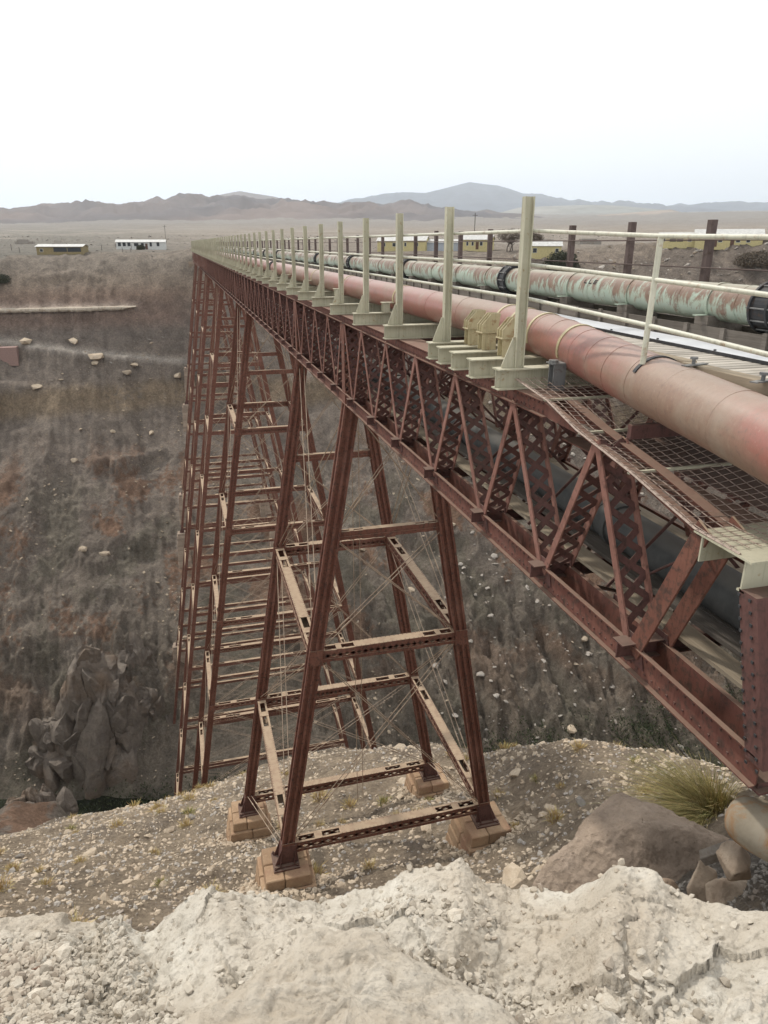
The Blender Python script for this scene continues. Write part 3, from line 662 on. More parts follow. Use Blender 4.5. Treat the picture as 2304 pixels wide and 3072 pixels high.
GL = ['near end girder span of the lattice deck bridge, beside the camera']
XR = XC + (XC - XL) - DX                               # inner reference of the right truss
dproto = {}
for si, (ya, yb) in enumerate(spans):
    L = yb - ya
    if si == 0: lab = 'nearest lattice girder span, from the bank beside the camera to the nearest trestle tower'
    elif si % 2: lab = 'short lattice girder on top of the %s trestle tower' % ORD[(si - 1) // 2]
    elif si == 12: lab = 'last lattice girder span, between the farthest tower and the far rim'
    else: lab = 'long lattice girder span between the %s and %s trestle towers' % (ORD[si // 2 - 1], ORD[si // 2])
    gr = empty('lattice_girder', (XC, (ya + yb) / 2, ZB), lab, 'bridge girder', 'lattice girders under the bridge deck')
    if si == 0:
        bots = [21.1, 18.6, 16.2, 13.67, 11.02, 8.70, 6.42]; tops = [22.2, 19.95, 17.4, 15.0, 12.55, 10.03, 7.62, 5.53]
    else:
        n = max(2, round(L / 2.44)); p_ = L / n; bots = [ya + p_ * (k + .5) for k in range(n)]; tops = [ya + p_ * k for k in range(n + 1)]
        tops[0] += .2; tops[-1] -= .2
        bots = bots[::-1]; tops = tops[::-1]
    lace = si < 7
    for sd_, xo in ((-1, XL), (1, XR)):
        # chords: two channels each
        for nm, za, zc, dr in (('top_chord', ZTB, ZT, zdrop), ('bottom_chord', ZB, ZBT, zdropb)):
            seg = [(ya + .004, yb - .004)] if si else ([(9.0, yb - .004)] if nm == 'top_chord' else [(7.66, yb - .004), (6.4, 7.66), (4.35, 6.4)])
            m_ = MB()
            for (s0, s1) in seg:
                zf = (lambda y, v, dr=dr: v + dr(y)) if si == 0 else None
                channel(m_, xo, -1, s0, s1, za, zc, zf); channel(m_, xo + DX - .014, 1, s0, s1, za, zc, zf)
                if nm == 'top_chord':
                    z0_, z1_ = zc + .001 + (dr(s0) if si == 0 else 0), zc + .001 + (dr(s1) if si == 0 else 0)
                    m_.hexa([(xo - .09, s0, z0_), (xo + DX + .09, s0, z0_), (xo - .09, s1, z1_), (xo + DX + .09, s1, z1_), (xo - .09, s0, z0_ + .014), (xo + DX + .09, s0, z0_ + .014), (xo - .09, s1, z1_ + .014), (xo + DX + .09, s1, z1_ + .014)])
            if si == 0 and nm == 'top_chord':            # tapered end under the wire mesh
                TE = [(9.0, -2.08, ZTB), (8.05, -2.27, ZTB - .03), (6.81, -2.47, ZTB - .22), (5.62, -2.71, -2.80)]
                for (ya1, t1, b1), (ya0, t0, b0_) in zip(TE, TE[1:]):
                    for xa in (xo - .0, xo + DX - .014):
                        m_.hexa([(xa, ya0, b0_), (xa + .014, ya0, b0_), (xa, ya1, b1), (xa + .014, ya1, b1), (xa, ya0, t0), (xa + .014, ya0, t0), (xa, ya1, t1), (xa + .014, ya1, t1)])
                    [m_.hexa([(u0, ya0, t0), (u1, ya0, t0), (u0, ya1, t1), (u1, ya1, t1), (u0, ya0, t0 + .012), (u1, ya0, t0 + .012), (u0, ya1, t1 + .012), (u1, ya1, t1 + .012)]) for u0, u1 in ((xo - .07, xo + .06), (xo + DX - .06, xo + DX + .09))]
            ch_ = m_.build(nm, 'chord_steel', gr)
            if si < 2 and sd_ < 0:                       # rivet rows on the faces turned to the camera
                rv = MB(); yy = max(s0, 4.5)
                y_ = (5.2 if nm == 'top_chord' else 4.6) if si == 0 else ya + .1
                while y_ < min(yb, 24):
                    for fz in (.25, .75):
                        zz = za + (zc - za) * fz + (dr(y_) if si == 0 else 0)
                        if nm == 'top_chord' and y_ < 9: continue
                        rv.box(xo - .012, xo - .001, y_ - .012, y_ + .012, zz - .012, zz + .012)
                    y_ += .14
                if rv.v: q = rv.build('rivets', 'red_steel_dark', ch_, loc=WL[ch_.name]); q['kind'] = 'stuff'
        # web members
        for k, yb_ in enumerate(bots):
            for yt in (tops[k], tops[k + 1]):
                dz = zdrop(yt) if si == 0 else 0
                zt_ = ZTB - .0 + dz + .02; zb_ = ZBT - .10
                if si == 0 and k == 6 and yt < 6:
                    m_ = MB()
                    for xx in (xo - .03, xo + DX + .03): m_.hexa(_strip(xx, yb_ - .05, zb_, yt, zt_ + .05, .028, .22))
                    m_.build('web_member', 'red_steel', gr, loc=(xo, yb_, zb_)); continue
                key = (round(yt - yb_, 3), lace, round(dz, 2))
                if key in dproto:
                    dw = Vector((xo, yb_, zb_)) - WL[dproto[key][0].name]; c_ = inst(dproto[key][0], gr, dw)
                    if dproto[key][1]: inst(dproto[key][1], c_, dw)
                else:
                    ma, la = diag_mesh(yb_ + (.045 if yt > yb_ else -.045), zb_, yt, zt_, lace, xo, .10 if L < 12 or si > 2 else .11)
                    wo = ma.build('web_member', 'flange_steel', gr, loc=(xo, yb_, zb_)); lo_ = la.build('lacing', 'red_steel_dark', wo, loc=(xo, yb_, zb_)) if la.v else None
                    dproto[key] = (wo, lo_)
            # gusset at the bottom node
            if lace:
                g_ = MB(); zq = ZBT - .02
                for xx in (xo - .018, xo + DX + .004):
                  g_ = MB(); g_.hexa([(xx, yb_ - .26, zq - .22), (xx + .012, yb_ - .26, zq - .22), (xx, yb_ + .26, zq - .22), (xx + .012, yb_ + .26, zq - .22), (xx, yb_ - .14, zq + .14), (xx + .012, yb_ - .14, zq + .14), (xx, yb_ + .14, zq + .14), (xx + .012, yb_ + .14, zq + .14)])
                  g_.build('gusset_plate', 'red_steel_dark', gr, loc=(xo, yb_, ZBT))
        if si % 2 or si == 0:
            for yy in ((ya + .0, yb) if si % 2 else ()):
                key = 'post'; 
                if key not in dproto: dproto[key] = post_mesh(yy, xo).build('end_post', 'red_steel', gr, loc=(xo, yy, ZB))
                else: inst(dproto[key], gr, Vector((xo, yy, ZB)) - WL[dproto[key].name])
    # floor beams sticking out past the chord, lateral angles
    if si < 9:
        for k, yb_ in enumerate(bots):
            if 'fb' not in dproto:
                m_ = MB(); y = yb_; z = -4.44; m_.box(4.64, 8.06, y - .11, y + .11, z, z + .016); m_.box(4.64, 8.06, y - .008, y + .008, z - .2, z); m_.box(4.74, 7.96, y - .09, y + .09, z - .216, z - .2)
                dproto['fb'] = m_.build('floor_beam', 'red_steel_dark', gr, loc=(XC, yb_, z))
            else: inst(dproto['fb'], gr, Vector((XC, yb_, -4.44)) - WL[dproto['fb'].name])
        for k in range(len(bots) - 1):
            y0_, y1_ = bots[k], bots[k + 1]
            m_ = MB(); m_.bar((5.25, y0_, -4.76), (7.5, y1_, -4.76), .08, .02); m_.bar((7.5, y0_, -4.79), (5.25, y1_, -4.79), .08, .02)
            m_.build('lateral_brace', 'red_steel_dark', gr, loc=(XC, y0_, -4.76))
            if si < 3:
                m_ = MB(); m_.box(5.35, 7.4, (y0_ + y1_) / 2 - .06, (y0_ + y1_) / 2 + .06, -4.62, -4.47); m_.build('cross_tie', 'red_steel_dark', gr, loc=(XC, (y0_ + y1_) / 2, -4.6))
        for k, yt in enumerate(tops):                   # sway frames between the trusses under the deck
            if si < 5 and yt > 6:
                m_ = MB(); m_.box(5.28, 7.42, yt - .04, yt + .04, -2.30, -2.12); m_.bar((5.28, yt + .05, -2.3), (7.42, yt + .05, -4.4), .05, .02, (0, 1, 0)); m_.bar((7.42, yt + .08, -2.3), (5.28, yt + .08, -4.4), .05, .02, (0, 1, 0))
                m_.build('sway_frame', 'red_steel_dark', gr, loc=(XC, yt, -2.2))
    if si == 0:
        # riveted end post, bearing and end cross beam
        for sd_, xo in ((-1, XL), (1, XR)):
            m_ = MB(); m_.hexa([(xo - .065, 4.24, -4.58), (xo + DX + .06, 4.24, -4.58), (xo - .065, 4.47, -4.58), (xo + DX + .06, 4.47, -4.58), (xo - .065, 4.70, -3.02), (xo + DX + .06, 4.70, -3.02), (xo - .065, 4.93, -3.02), (xo + DX + .06, 4.93, -3.02)])
            ep = m_.build('end_post', 'red_steel_dark', gr, loc=(xo, 4.4, -4.7))
            if sd_ < 0:
                rv = MB()
                for k in range(15):
                    t = k / 14; yy = 4.37 + .47 * t; zz = -4.62 + 1.55 * t
                    for o_ in (-.07, .07): rv.bar((xo - .068, yy + o_, zz), (xo - .078, yy + o_, zz), .028, .028)
                q = rv.build('rivets', 'black_iron', ep, loc=WL[ep.name]); q['kind'] = 'stuff'
            m_ = MB(); m_.box(xo + .02, xo + DX + .08, 4.3, 4.62, -4.93, -4.905); m_.box(xo + .05, xo + DX + .05, 4.36, 4.58, -4.903, -4.845)
            m_.build('bearing', 'red_steel_dark', gr, loc=(xo, 4.4, -5))
        m_ = MB()
        m_.box(5.3, 7.4, 4.3, 4.5, -4.9, -4.6); m_.build('floor_beam', 'red_steel_dark', gr, loc=(XC, 4.4, -4.7))
        # loose inner bracing rod seen under the mesh
        m_ = MB(); m_.tube([(4.95, 5.9, -2.75), (5.5, 6.3, -3.3), (5.65, 7.6, -4.3)], .018, 6); m_.build('brace_rod', 'red_steel_dark', gr)
# abutments
a_ = empty('abutment', (XC, 3.2, -7), 'low masonry abutment under the bearings at the near end of the bridge', 'abutment')
for k in range(3):
    for j in range(4):
        m_ = MB(); m_.box(6.9 + j * .7, 7.58 + j * .7, 3.2, 4.9, -5.15 - .5 * (k + 1) + .01, -5.15 - .5 * k); m_.build('stone_block', 'pier_stone', a_, loc=(4.8 + j, 4, -5.4 - .5 * k), bevel=.03)
a_ = empty('abutment', (XC, 222.5, -9), 'masonry abutment at the far end of the bridge on the opposite rim', 'abutment')
for k in range(8):
    for j in range(5):
        m_ = MB(); m_.box(3.6 + j * 1.1, 4.67 + j * 1.1, 220.6 + .05 * k * 0, 224, -4.85 - .6 * (k + 1) + .02, -4.85 - .6 * k); m_.build('stone_block', 'far_pier_stone', a_, loc=(4 + j, 222, -5 - .6 * k))

# --- deck
dk = empty('bridge_deck', (XC, 110, -1.5), 'timber bridge deck with a strip of metal walkway plates between red and green pipes', 'bridge deck')
POSTY = [9.95 + 3.14 * k for k in range(68)]; POSTY = [y for y in POSTY if y < 221]
def ibeam(y, x0, x1, zt, h, w_, t=.02):
    m_ = MB(); m_.box(x0, x1, y - w_ / 2, y + w_ / 2, zt - t, zt); m_.box(x0, x1, y - w_ / 2, y + w_ / 2, zt - h, zt - h + t); m_.box(x0, x1, y - .008, y + .008, zt - h + t, zt - t); return m_
b0 = None
for y in POSTY + [10.95, 11.78, 12.45]:
    short = y in (10.95, 11.78, 12.45)
    if short: ibeam(y, 4.45, 6.5, -1.752, .30, .26).build('outrigger_beam', 'cream_steel', dk, loc=(XC, y, -1.75)); continue
    if b0 is None: b0 = ibeam(y, 4.47, 8.75, -1.75, .31, .26).build('outrigger_beam', 'cream_steel', dk, loc=(XC, y, -1.75))
    else: inst(b0, dk, (0, y - POSTY[0], 0))
# end beam: wide plated box close to the camera
m_ = MB(); m_.hexa([(4.76, 4.80, -2.72), (9.2, 4.80, -2.72), (4.78, 5.62, -2.72), (9.2, 5.62, -2.72), (4.76, 4.80, -2.70), (9.2, 4.80, -2.70), (4.78, 5.62, -2.70), (9.2, 5.62, -2.70)])
m_.box(4.80, 9.2, 4.90, 4.92, -3.03, -2.721); m_.box(4.80, 9.2, 5.50, 5.52, -3.0, -2.721); m_.box(4.80, 9.2, 4.86, 4.96, -3.05, -3.031)
m_.build('end_beam', 'cream_steel', dk, loc=(XC, 5.2, -2.7))
# stringers
for x in (6.0, 6.7, 7.4, 8.0): MB().box(x - .1, x + .1, 5.8, 221, -1.745, -1.47).build('stringer', 'wood_board', dk)
pm = None; rest = MB(); k = 0; y = 3.0
while y < 221:
    x0_ = 5.62 if y < 7.5 else min(6.28, 5.62 + (y - 7.5) * .25)
    dx = rnd.uniform(-.05, .05); dz = rnd.uniform(-.008, .008)
    if k < 290:
        if y < 10.5:
            m_ = MB(); m_.box(x0_, 8.25, y - .057, y + .057, -1.46, -1.305); pm = m_.build('deck_plank', 'wood_cross', dk, loc=(7, y, -1.4), bevel=.008); py = y
        else: inst(pm, dk, (dx, y - py, dz))
    else: rest.box(6.28 + dx, 8.25 + dx, y - .057, y + .057, -1.46, -1.305)
    y += .145 + rnd.uniform(0, .012); k += 1
o = rest.build('deck_plank', 'wood_cross', dk); o['kind'] = 'stuff'
m_ = MB(); y = 3.0
for k in range(90):
    if k == 0: m_.box(6.42, 7.07, y, y + 2.38, -1.296, -1.284); pp = m_.build('walkway_plate', 'plate_metal', dk, loc=(6.7, y, -1.29))
    else: inst(pp, dk, (0, 2.4 * k, rnd.uniform(-.002, .003)))
MB().box(6.395, 6.412, 3, 219, -1.30, -1.262).build('plate_edge_bar', 'black_iron', dk)
pp = None
for k in range(180):                                                    # plate screws
    y = 3.05 + 1.2 * k
    if y > 90: break
    m_ = MB().tube([(6.55, y, -1.286), (6.55, y, -1.268)], .018, 6); 
    if pp is None: pp = m_.build('screw', 'black_iron', dk, loc=(6.55, y, -1.28)); y0_ = y
    else: inst(pp, dk, (0, y - y0_, 0))
# guard timber with bolts
for k in range(3):
    ya, yb = (3 + 2.1 * k, 5.06 + 2.1 * k); xg = (5.46, 5.53, 5.62)[k]; MB().box(xg, xg + .17, ya, yb, -1.42, -1.285).build('guard_timber', 'wood_pale', dk, loc=(5.5, ya, -1.3), bevel=.01)
for y in (6.9, 5.85):
    m_ = MB(); m_.bar((5.36, y - .03, -1.278), (5.70, y + .05, -1.276), .08, .012); bp = m_.build('strap_plate', 'grey_iron', dk, loc=(5.6, y, -1.22))
    m_ = MB(); m_.tube([(5.50, y, -1.27), (5.50, y, -1.20)], .02, 8); m_.tube([(5.50, y, -1.215), (5.50, y, -1.19)], .042, 8); m_.build('bolt', 'grey_iron', bp, loc=(5.58, y, -1.2))
# boards of the trough beside the green pipe
bb = None
rest = MB(); rest2 = MB()
for k in range(280):
    y = 3.0 + .775 * k
    if y > 220: break
    if k < 110:
        if bb is None:
            bb = MB().box(7.12, 7.155, y + .01, y + .765, -1.303, -1.095).build('trough_board', 'wood_board', dk, loc=(7.14, y, -1.2)); bt_ = MB().box(7.085, 7.119, y - .05, y + .03, -1.303, -1.075).build('trough_batten', 'wood_board', dk, loc=(7.1, y, -1.2)); y0_ = y
        else: inst(bb, dk, (rnd.uniform(-.004, .004), y - y0_, rnd.uniform(-.008, .008))); inst(bt_, dk, (0, y - y0_, rnd.uniform(-.01, .01)))
    else: rest.box(7.12, 7.155, y + .01, y + .765, -1.303, -1.095); rest.box(7.085, 7.119, y - .05, y + .03, -1.303, -1.075)
o = rest.build('trough_board', 'wood_board', dk); o['kind'] = 'stuff'
MB().box(7.75, 7.79, 3, 220, -1.303, -1.10).build('trough_side', 'wood_board', dk)
# lower floor: planks on the floor beams
bots_all = []
for k in range(24):
    ya = 5.2 + 2.42 * k; j = rnd.uniform(-.02, .02)
    MB().hexa([(5.36 + j, ya, -4.418), (5.66 + j, ya, -4.418), (5.36 - j, ya + 2.36, -4.418), (5.66 - j, ya + 2.36, -4.418), (5.36 + j, ya, -4.37), (5.66 + j, ya, -4.37), (5.36 - j, ya + 2.36, -4.37), (5.66 - j, ya + 2.36, -4.37)]).build('floor_plank', 'wood_pale', dk, loc=(5.5, ya, -4.4)) if k % 4 != 3 or k < 4 else None
for k in range(14):
    for x in (5.78, 6.06, 6.34, 6.62):
        MB().box(x, x + .265, 3.2 + 5 * k + rnd.uniform(0, .04), 8.18 + 5 * k, -4.42 + rnd.uniform(-.004, .004), -4.36).build('floor_plank', 'wood_board', dk, loc=(x, 3.2 + 5 * k, -4.4))
    for x in (7.02, 7.30):
        MB().box(x, x + .24, 3.2 + 5 * k, 8.15 + 5 * k, -4.42, -4.36).build('floor_plank', 'wood_pale', dk, loc=(x, 3.2 + 5 * k, -4.4))

# --- railing on the camera side
rl = empty('guard_rail', (4.83, 110, -1.75), 'cream guard rail with tall posts and three tubular rails along the camera side', 'guard rail')
p0 = None
for y in POSTY:
    if p0 is None:
        m_ = MB(); x = 4.83; m_.box(x - .07, x - .056, y - .058, y + .058, -1.748, .61); m_.box(x + .056, x + .07, y - .058, y + .058, -1.748, .61); m_.box(x - .056, x + .056, y - .006, y + .006, -1.748, .61)
        p0 = m_.build('post', 'cream_steel', rl, loc=(x, y, -1.75)); gz_ = MB()
        gz_.prism([(4.758, -1.748), (4.56, -1.748), (4.56, -1.71), (4.725, -1.30), (4.758, -1.30)], (0, y - .01, 0), (0, y + .01, 0), (1, 0, 0), (0, 0, 1))
        g0 = gz_.build('gusset', 'cream_steel', p0, loc=(x, y, -1.75))
    else:
        c_ = inst(p0, rl, (0, y - POSTY[0], 0)); inst(g0, c_, (0, y - POSTY[0], 0)); c_.rotation_euler = (R(rnd.uniform(-.7, .7)), R(rnd.uniform(-.5, .5)), 0)
for z, zl, z5, z6 in ((.165, .075, .053, .02), (-.29, -.387, -.459, -.58), (-.76, -.893, -.994, -1.16)):
    m_ = MB(); m_.tube([(4.93, 220, z), (4.93, 60, z), (4.93, 12, z), (4.93, 9.9, z), (5.09, 8.6, z * .48 + zl * .52), (5.22, 7.37, zl), (5.4, 5.87, z5), (5.7, 3.4, z6)], .027, 10); m_.build('rail', 'rail_paint', rl, smooth=True)
m_ = MB(); m_.tube([(5.225, 7.40, .07), (5.21, 7.42, -1.335)], .034, 10); m_.build('post', 'rail_paint', rl, smooth=True)

# --- pipes
def hoop(m_, c, ax, r0, r1, wd, a0=0, a1=360, n=28):
    """flat band round a pipe; c centre, ax axis direction"""
    c = Vector(c); ax = Vector(ax).normalized(); u = ax.cross(Vector((0, 0, 1))).normalized(); v = u.cross(ax); full = abs(a1 - a0) >= 360
    nn = n if full else n + 1; base = len(m_.v)
    for k in range(nn):
        a = R(a0 + (a1 - a0) * k / n)
        for rr, ww in ((r0, -1), (r1, -1), (r1, 1), (r0, 1)): m_.v.append(tuple(c + (u * math.cos(a) + v * math.sin(a)) * rr + ax * ww * wd / 2))
    for k in range(n):
        p = base + 4 * k; q = base + 4 * ((k + 1) % nn)
        for j in range(4): m_.f.append((p + j, p + (j + 1) % 4, q + (j + 1) % 4, q + j))
    if not full: m_.f.append((base, base + 1, base + 2, base + 3)); e = base + 4 * n; m_.f.append((e + 3, e + 2, e + 1, e))
RP = [(4.55, 1.6, -1.88), (4.95, 4.0, -1.76), (5.2, 5.6, -1.69), (5.36, 6.8, -1.64), (5.5, 8.0, -1.58), (5.66, 9.2, -1.51), (5.80, 10.4, -1.45), (5.88, 11.4, -1.42), (5.91, 12.6, -1.41), (5.91, 220, -1.41)]
def rp_at(y):
    for a, b_ in zip(RP, RP[1:]):
        if a[1] <= y <= b_[1]:
            t = (y - a[1]) / (b_[1] - a[1]); return Vector([a[i] + (b_[i] - a[i]) * t for i in range(3)]), (Vector(b_) - Vector(a)).normalized()
rp = empty('red_pipeline', (5.9, 110, -1.4), 'thick faded red steel pipe just inside the cream guard rail, bending towards the camera', 'pipeline')
# smooth near part
ys = np.arange(1.7, 13, .35); cp = [rp_at(float(y))[0] for y in ys]
for _ in range(3): cp = [cp[0]] + [(cp[i - 1] + cp[i] * 2 + cp[i + 1]) / 4 for i in range(1, len(cp) - 1)] + [cp[-1]]
m_ = MB(); m_.tube(cp + [Vector((5.91, 13.2, -1.41))], .35, 40); m_.build('pipe_section', 'red_pipe', rp, smooth=True)
yy = 13.2
while yy < 220:
    y2 = min(yy + 12.1, 220); m_ = MB(); m_.tube([(5.91, yy, -1.41), (5.91, y2 - .02, -1.41)], .35, 32 if yy < 60 else 16); m_.build('pipe_section', 'red_pipe', rp, loc=(5.91, yy, -1.41), smooth=True); yy = y2
for y in (3.6, 4.7, 5.75, 6.75, 7.55, 8.2, 8.75, 9.35, 10.3, 10.9, 14.6, 16.6, 19.0, 22.5, 25.3, 29.1, 34.0):                # weld seams
    c_, ax = rp_at(y); m_ = MB(); hoop(m_, c_, ax, .345, .354, .018, n=40); m_.build('weld_seam', 'red_pipe', rp, loc=c_, smooth=True)
for y in (9.75, 11.05, 11.9, 12.55, 19.3, 25.7, 32.0, 38.2, 44.6, 51., 57.1, 63.5):                # clamp straps
    c_, ax = rp_at(y); m_ = MB(); hoop(m_, c_, ax, .352, .364, .07, -20, 200, 30); m_.build('clamp_strap', 'ochre_steel', rp, loc=c_, smooth=True)
c_, ax = rp_at(7.42); m_ = MB(); hoop(m_, c_, ax, .352, .366, .06, 38, 150, 20); m_.build('clamp_strap', 'black_iron', rp, loc=c_)
for y in (46.5, 47.1): c_, ax = rp_at(y); m_ = MB(); hoop(m_, c_, ax, .33, .40, .14); m_.build('coupling', 'black_iron', rp, loc=c_)
# saddles / thrust blocks with bevelled gusset heads
for y, big in ((11.05, 1), (11.9, 1), (12.55, 1), (19.3, 0), (25.7, 0), (32., 0), (38.2, 0), (44.6, 0), (51., 0)):
    sdl = empty('pipe_support', (5.35, y, -1.75), {11.05: 'ochre bracket clamping the red pipe, nearest of the three beside the tall near post', 11.9: 'middle one of the three ochre brackets clamping the red pipe', 12.55: 'farthest of the three crowded ochre brackets clamping the red pipe'}.get(y, 'cream steel stub holding the red pipe strap, %s one beyond the three ochre brackets' % {19.3:'first',25.7:'second',32.:'third',38.2:'fourth',44.6:'fifth',51.:'sixth'}.get(y,'next')), 'pipe bracket', 'brackets clamping the red pipe')
    xc = 5.15 if big else 5.36; m_ = MB(); hw = .13 if big else .09; zt = -1.46 if big else -1.50
    m_.box(xc - hw, xc + hw, y - .10, y - .086, -1.749, zt); m_.box(xc - hw, xc + hw, y + .086, y + .10, -1.749, zt); m_.box(xc - .007, xc + .007, y - .086, y + .086, -1.749, zt)
    m_.build('stub', 'ochre_steel' if big else 'cream_steel', sdl)
    m_ = MB(); m_.box(xc - hw - .03, xc + hw + (.04 if big else .12), y - .13, y + .13, zt + .001, zt + .02); m_.build('cap_plate', 'ochre_steel' if big else 'cream_steel', sdl)
    if big:
        for dy in (-.10, 0, .10):
            m_ = MB(); m_.prism([(xc - .15, zt + .021), (xc + .15, zt + .021), (xc + .19, zt + .33), (xc + .02, zt + .33), (xc - .15, zt + .14)], (0, y + dy - .009, 0), (0, y + dy + .009, 0), (1, 0, 0), (0, 0, 1)); m_.build('gusset', 'ochre_steel', sdl, loc=(xc, y + dy, zt))
sdl = empty('pipe_support', (5.2, 9.55, -1.75), 'grey capped steel stub under the red pipe beside the foot of the tall near post', 'pipe bracket')
m_ = MB(); m_.box(5.2, 5.40, 9.52, 9.535, -2.05, -1.66); m_.box(5.2, 5.40, 9.66, 9.675, -2.05, -1.66); m_.box(5.29, 5.30, 9.535, 9.66, -2.05, -1.66); m_.build('stub', 'grey_iron', sdl)
m_ = MB(); m_.box(5.16, 5.44, 9.49, 9.70, -1.658, -1.64); m_.tube([(5.22, 9.58, -1.639), (5.22, 9.58, -1.60)], .07, 12); m_.build('cap_plate', 'grey_iron', sdl)

gp = empty('green_pipeline', (7.45, 110, -.78), 'pale green pipe with peeling rusty top, in a plank trough beyond the deck', 'pipeline')
GX, GZ, GR = 7.45, -.785, .258
y = -.1; first = None; k = 0
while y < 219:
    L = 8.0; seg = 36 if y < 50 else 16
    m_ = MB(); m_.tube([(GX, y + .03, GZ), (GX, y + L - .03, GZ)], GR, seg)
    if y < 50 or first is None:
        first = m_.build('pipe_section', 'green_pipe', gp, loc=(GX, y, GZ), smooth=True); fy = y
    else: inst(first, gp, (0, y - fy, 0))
    for d_ in (1.05, 3.05, 5.05, 6.95):
        if y + d_ < 90:
            m_ = MB(); hoop(m_, (GX, y + d_, GZ), (0, 1, 0), GR + .003, GR + .016, .05, -35, 215, 26); m_.box(GX - GR - .16, GX - GR + .03, y + d_ - .05, y + d_ + .05, GZ - .175, GZ - .163)
            m_.build('clamp_strap', 'green_pipe', gp, loc=(GX, y + d_, GZ), smooth=True)
            m_ = MB(); m_.box(GX - .3, GX + .3, y + d_ - .14, y + d_ + .14, -1.30, GZ - .175); m_.build('wood_block', 'wood_board', gp, loc=(GX, y + d_, -1.2))
    for d_ in (.5, 1.7, 2.4, 4.3, 5.9):
        if y < 30: m_ = MB(); hoop(m_, (GX, y + d_, GZ), (0, 1, 0), GR - .004, GR + .005, .02, n=36); m_.build('weld_seam', 'green_pipe', gp, loc=(GX, y + d_, GZ), smooth=True)
    yc = y + L
    cpl = MB(); hoop(cpl, (GX, yc, GZ), (0, 1, 0), GR + .004, GR + .045, .30, n=36)
    cp_ = cpl.build('coupling', 'black_iron', gp, loc=(GX, yc, GZ), smooth=False)
    rb = MB(); hoop(rb, (GX, yc - .15, GZ), (0, 1, 0), GR + .04, GR + .075, .035, n=36); hoop(rb, (GX, yc + .15, GZ), (0, 1, 0), GR + .04, GR + .075, .035, n=36); rb.build('flange', 'black_iron', cp_, loc=(GX, yc, GZ))
    if y < 60:
        bl = MB()
        for a in range(0, 360, 30):
            ca, sa = math.cos(R(a)) * (GR + .058), math.sin(R(a)) * (GR + .058); bl.tube([(GX + ca, yc - .2, GZ + sa), (GX + ca, yc + .2, GZ + sa)], .011, 5)
        o_ = bl.build('coupling_bolts', 'grey_iron', cp_, loc=(GX, yc, GZ)); o_['kind'] = 'stuff'
    y += L; k += 1
def on_pipe(m_, y0, y1, a0, a1, n=3):              # strip painted on the pipe side (a: degrees up from horizontal, camera side)
    b_ = len(m_.v)
    for i in range(n + 1):
        a = R(180 - (a0 + (a1 - a0) * i / n))
        for yy in (y0, y1): m_.v.append((GX + math.cos(a) * (GR + .004), yy, GZ + math.sin(a) * (GR + .004)))
    for i in range(n): m_.f.append((b_ + 2 * i, b_ + 2 * i + 1, b_ + 2 * i + 3, b_ + 2 * i + 2))
m_ = MB(); yb_ = 12.35
for g_ in range(3):                                     # "LLE" stencilled on the pipe
    y_ = yb_ - .16 * g_
    on_pipe(m_, y_, y_ - .02, 22, 40)
    on_pipe(m_, y_, y_ - .10, 22, 26)
    if g_ == 2: on_pipe(m_, y_, y_ - .10, 29, 33); on_pipe(m_, y_, y_ - .10, 36, 40)
m_.build('stencilled_letters', 'letter_black', gp, loc=(GX, yb_, GZ))

lp = empty('lower_pipeline', (6.2, 60, -4.2), 'dark grey pipe lying on planks inside the girders below the deck', 'pipeline')
for k in range(12):
    ya = 3.2 + 6 * k; m_ = MB(); m_.tube([(6.2, ya, -4.05), (6.2, ya + 5.98, -4.05)], .30, 28); m_.build('pipe_section', 'dark_pipe', lp, loc=(6.2, ya, -4.05), smooth=True)
    m_ = MB(); hoop(m_, (6.2, ya + 5.7, -4.05), (0, 1, 0), .30, .335, .12); m_.build('collar', 'dark_pipe', lp, loc=(6.2, ya + 5.7, -4.05), smooth=True)
tp = MB(); tp.tube([(6.98, 3, -4.28), (6.98, 80, -4.28)], .065, 10); o = tp.build('thin_pipe', 'rail_paint', None, smooth=True); tag(o, 'thin cream pipe lying beside the dark pipe inside the girders', 'pipe')
# wire cable fence on the far side
ff = empty('post_fence', (8.3, 110, -1.3), 'short dark brown posts with two strung cables behind the green pipe', 'fence')
p0 = None; y = 6.04
while y < 220:
    if p0 is None: p0 = MB().box(8.245, 8.355, y - .055, y + .055, -1.745, .35).build('post', 'dark_post', ff, loc=(8.3, y, -1.3)); y0_ = y
    else: inst(p0, ff, (0, y - y0_, rnd.uniform(-.03, .03)))
    y += 2.21
for z in (.06, -.36): MB().tube([(8.22, 3, z - .01), (8.22, 220, z)], .013, 6).build('cable', 'dark_post', ff)
# wire mesh draped beside the red pipe
wm = empty('wire_mesh', (5.2, 7.5, -2.2), 'sagging rusty wire mesh stretched beside the bend of the red pipe', 'wire mesh')
EL = [(9.9, -1.90), (8.9, -2.02), (8.05, -2.24), (6.81, -2.43), (5.62, -2.67), (4.98, -2.68)]
def mz(x, y):
    yy = [e[0] for e in EL][::-1]; zz = [e[1] for e in EL][::-1]; z = float(np.interp(y, yy, zz))
    return z + (x - 4.8) * .0 - .10 * math.sin(math.pi * min(1, (x - 4.8) / 1.4)) * math.sin(math.pi * min(1, max(0, (y - 5.2) / 4.6))) + .006 * math.sin(9 * y + 5 * x)
m_ = MB()
for k in range(11):
    x = 4.81 + .135 * k; m_.tube([(x, yy, mz(x, yy)) for yy in np.linspace(5.05, 9.88, 24)], .0055, 5, False)
o = m_.build('long_wires', 'mesh_wire', wm); o['kind'] = 'stuff'
m_ = MB()
for k in range(42):
    yy = 5.1 + .115 * k; m_.tube([(x, yy, mz(x, yy) + .008) for x in np.linspace(4.76, 6.18, 8)], .0045, 5, False)
o = m_.build('cross_wires', 'mesh_wire', wm); o['kind'] = 'stuff'
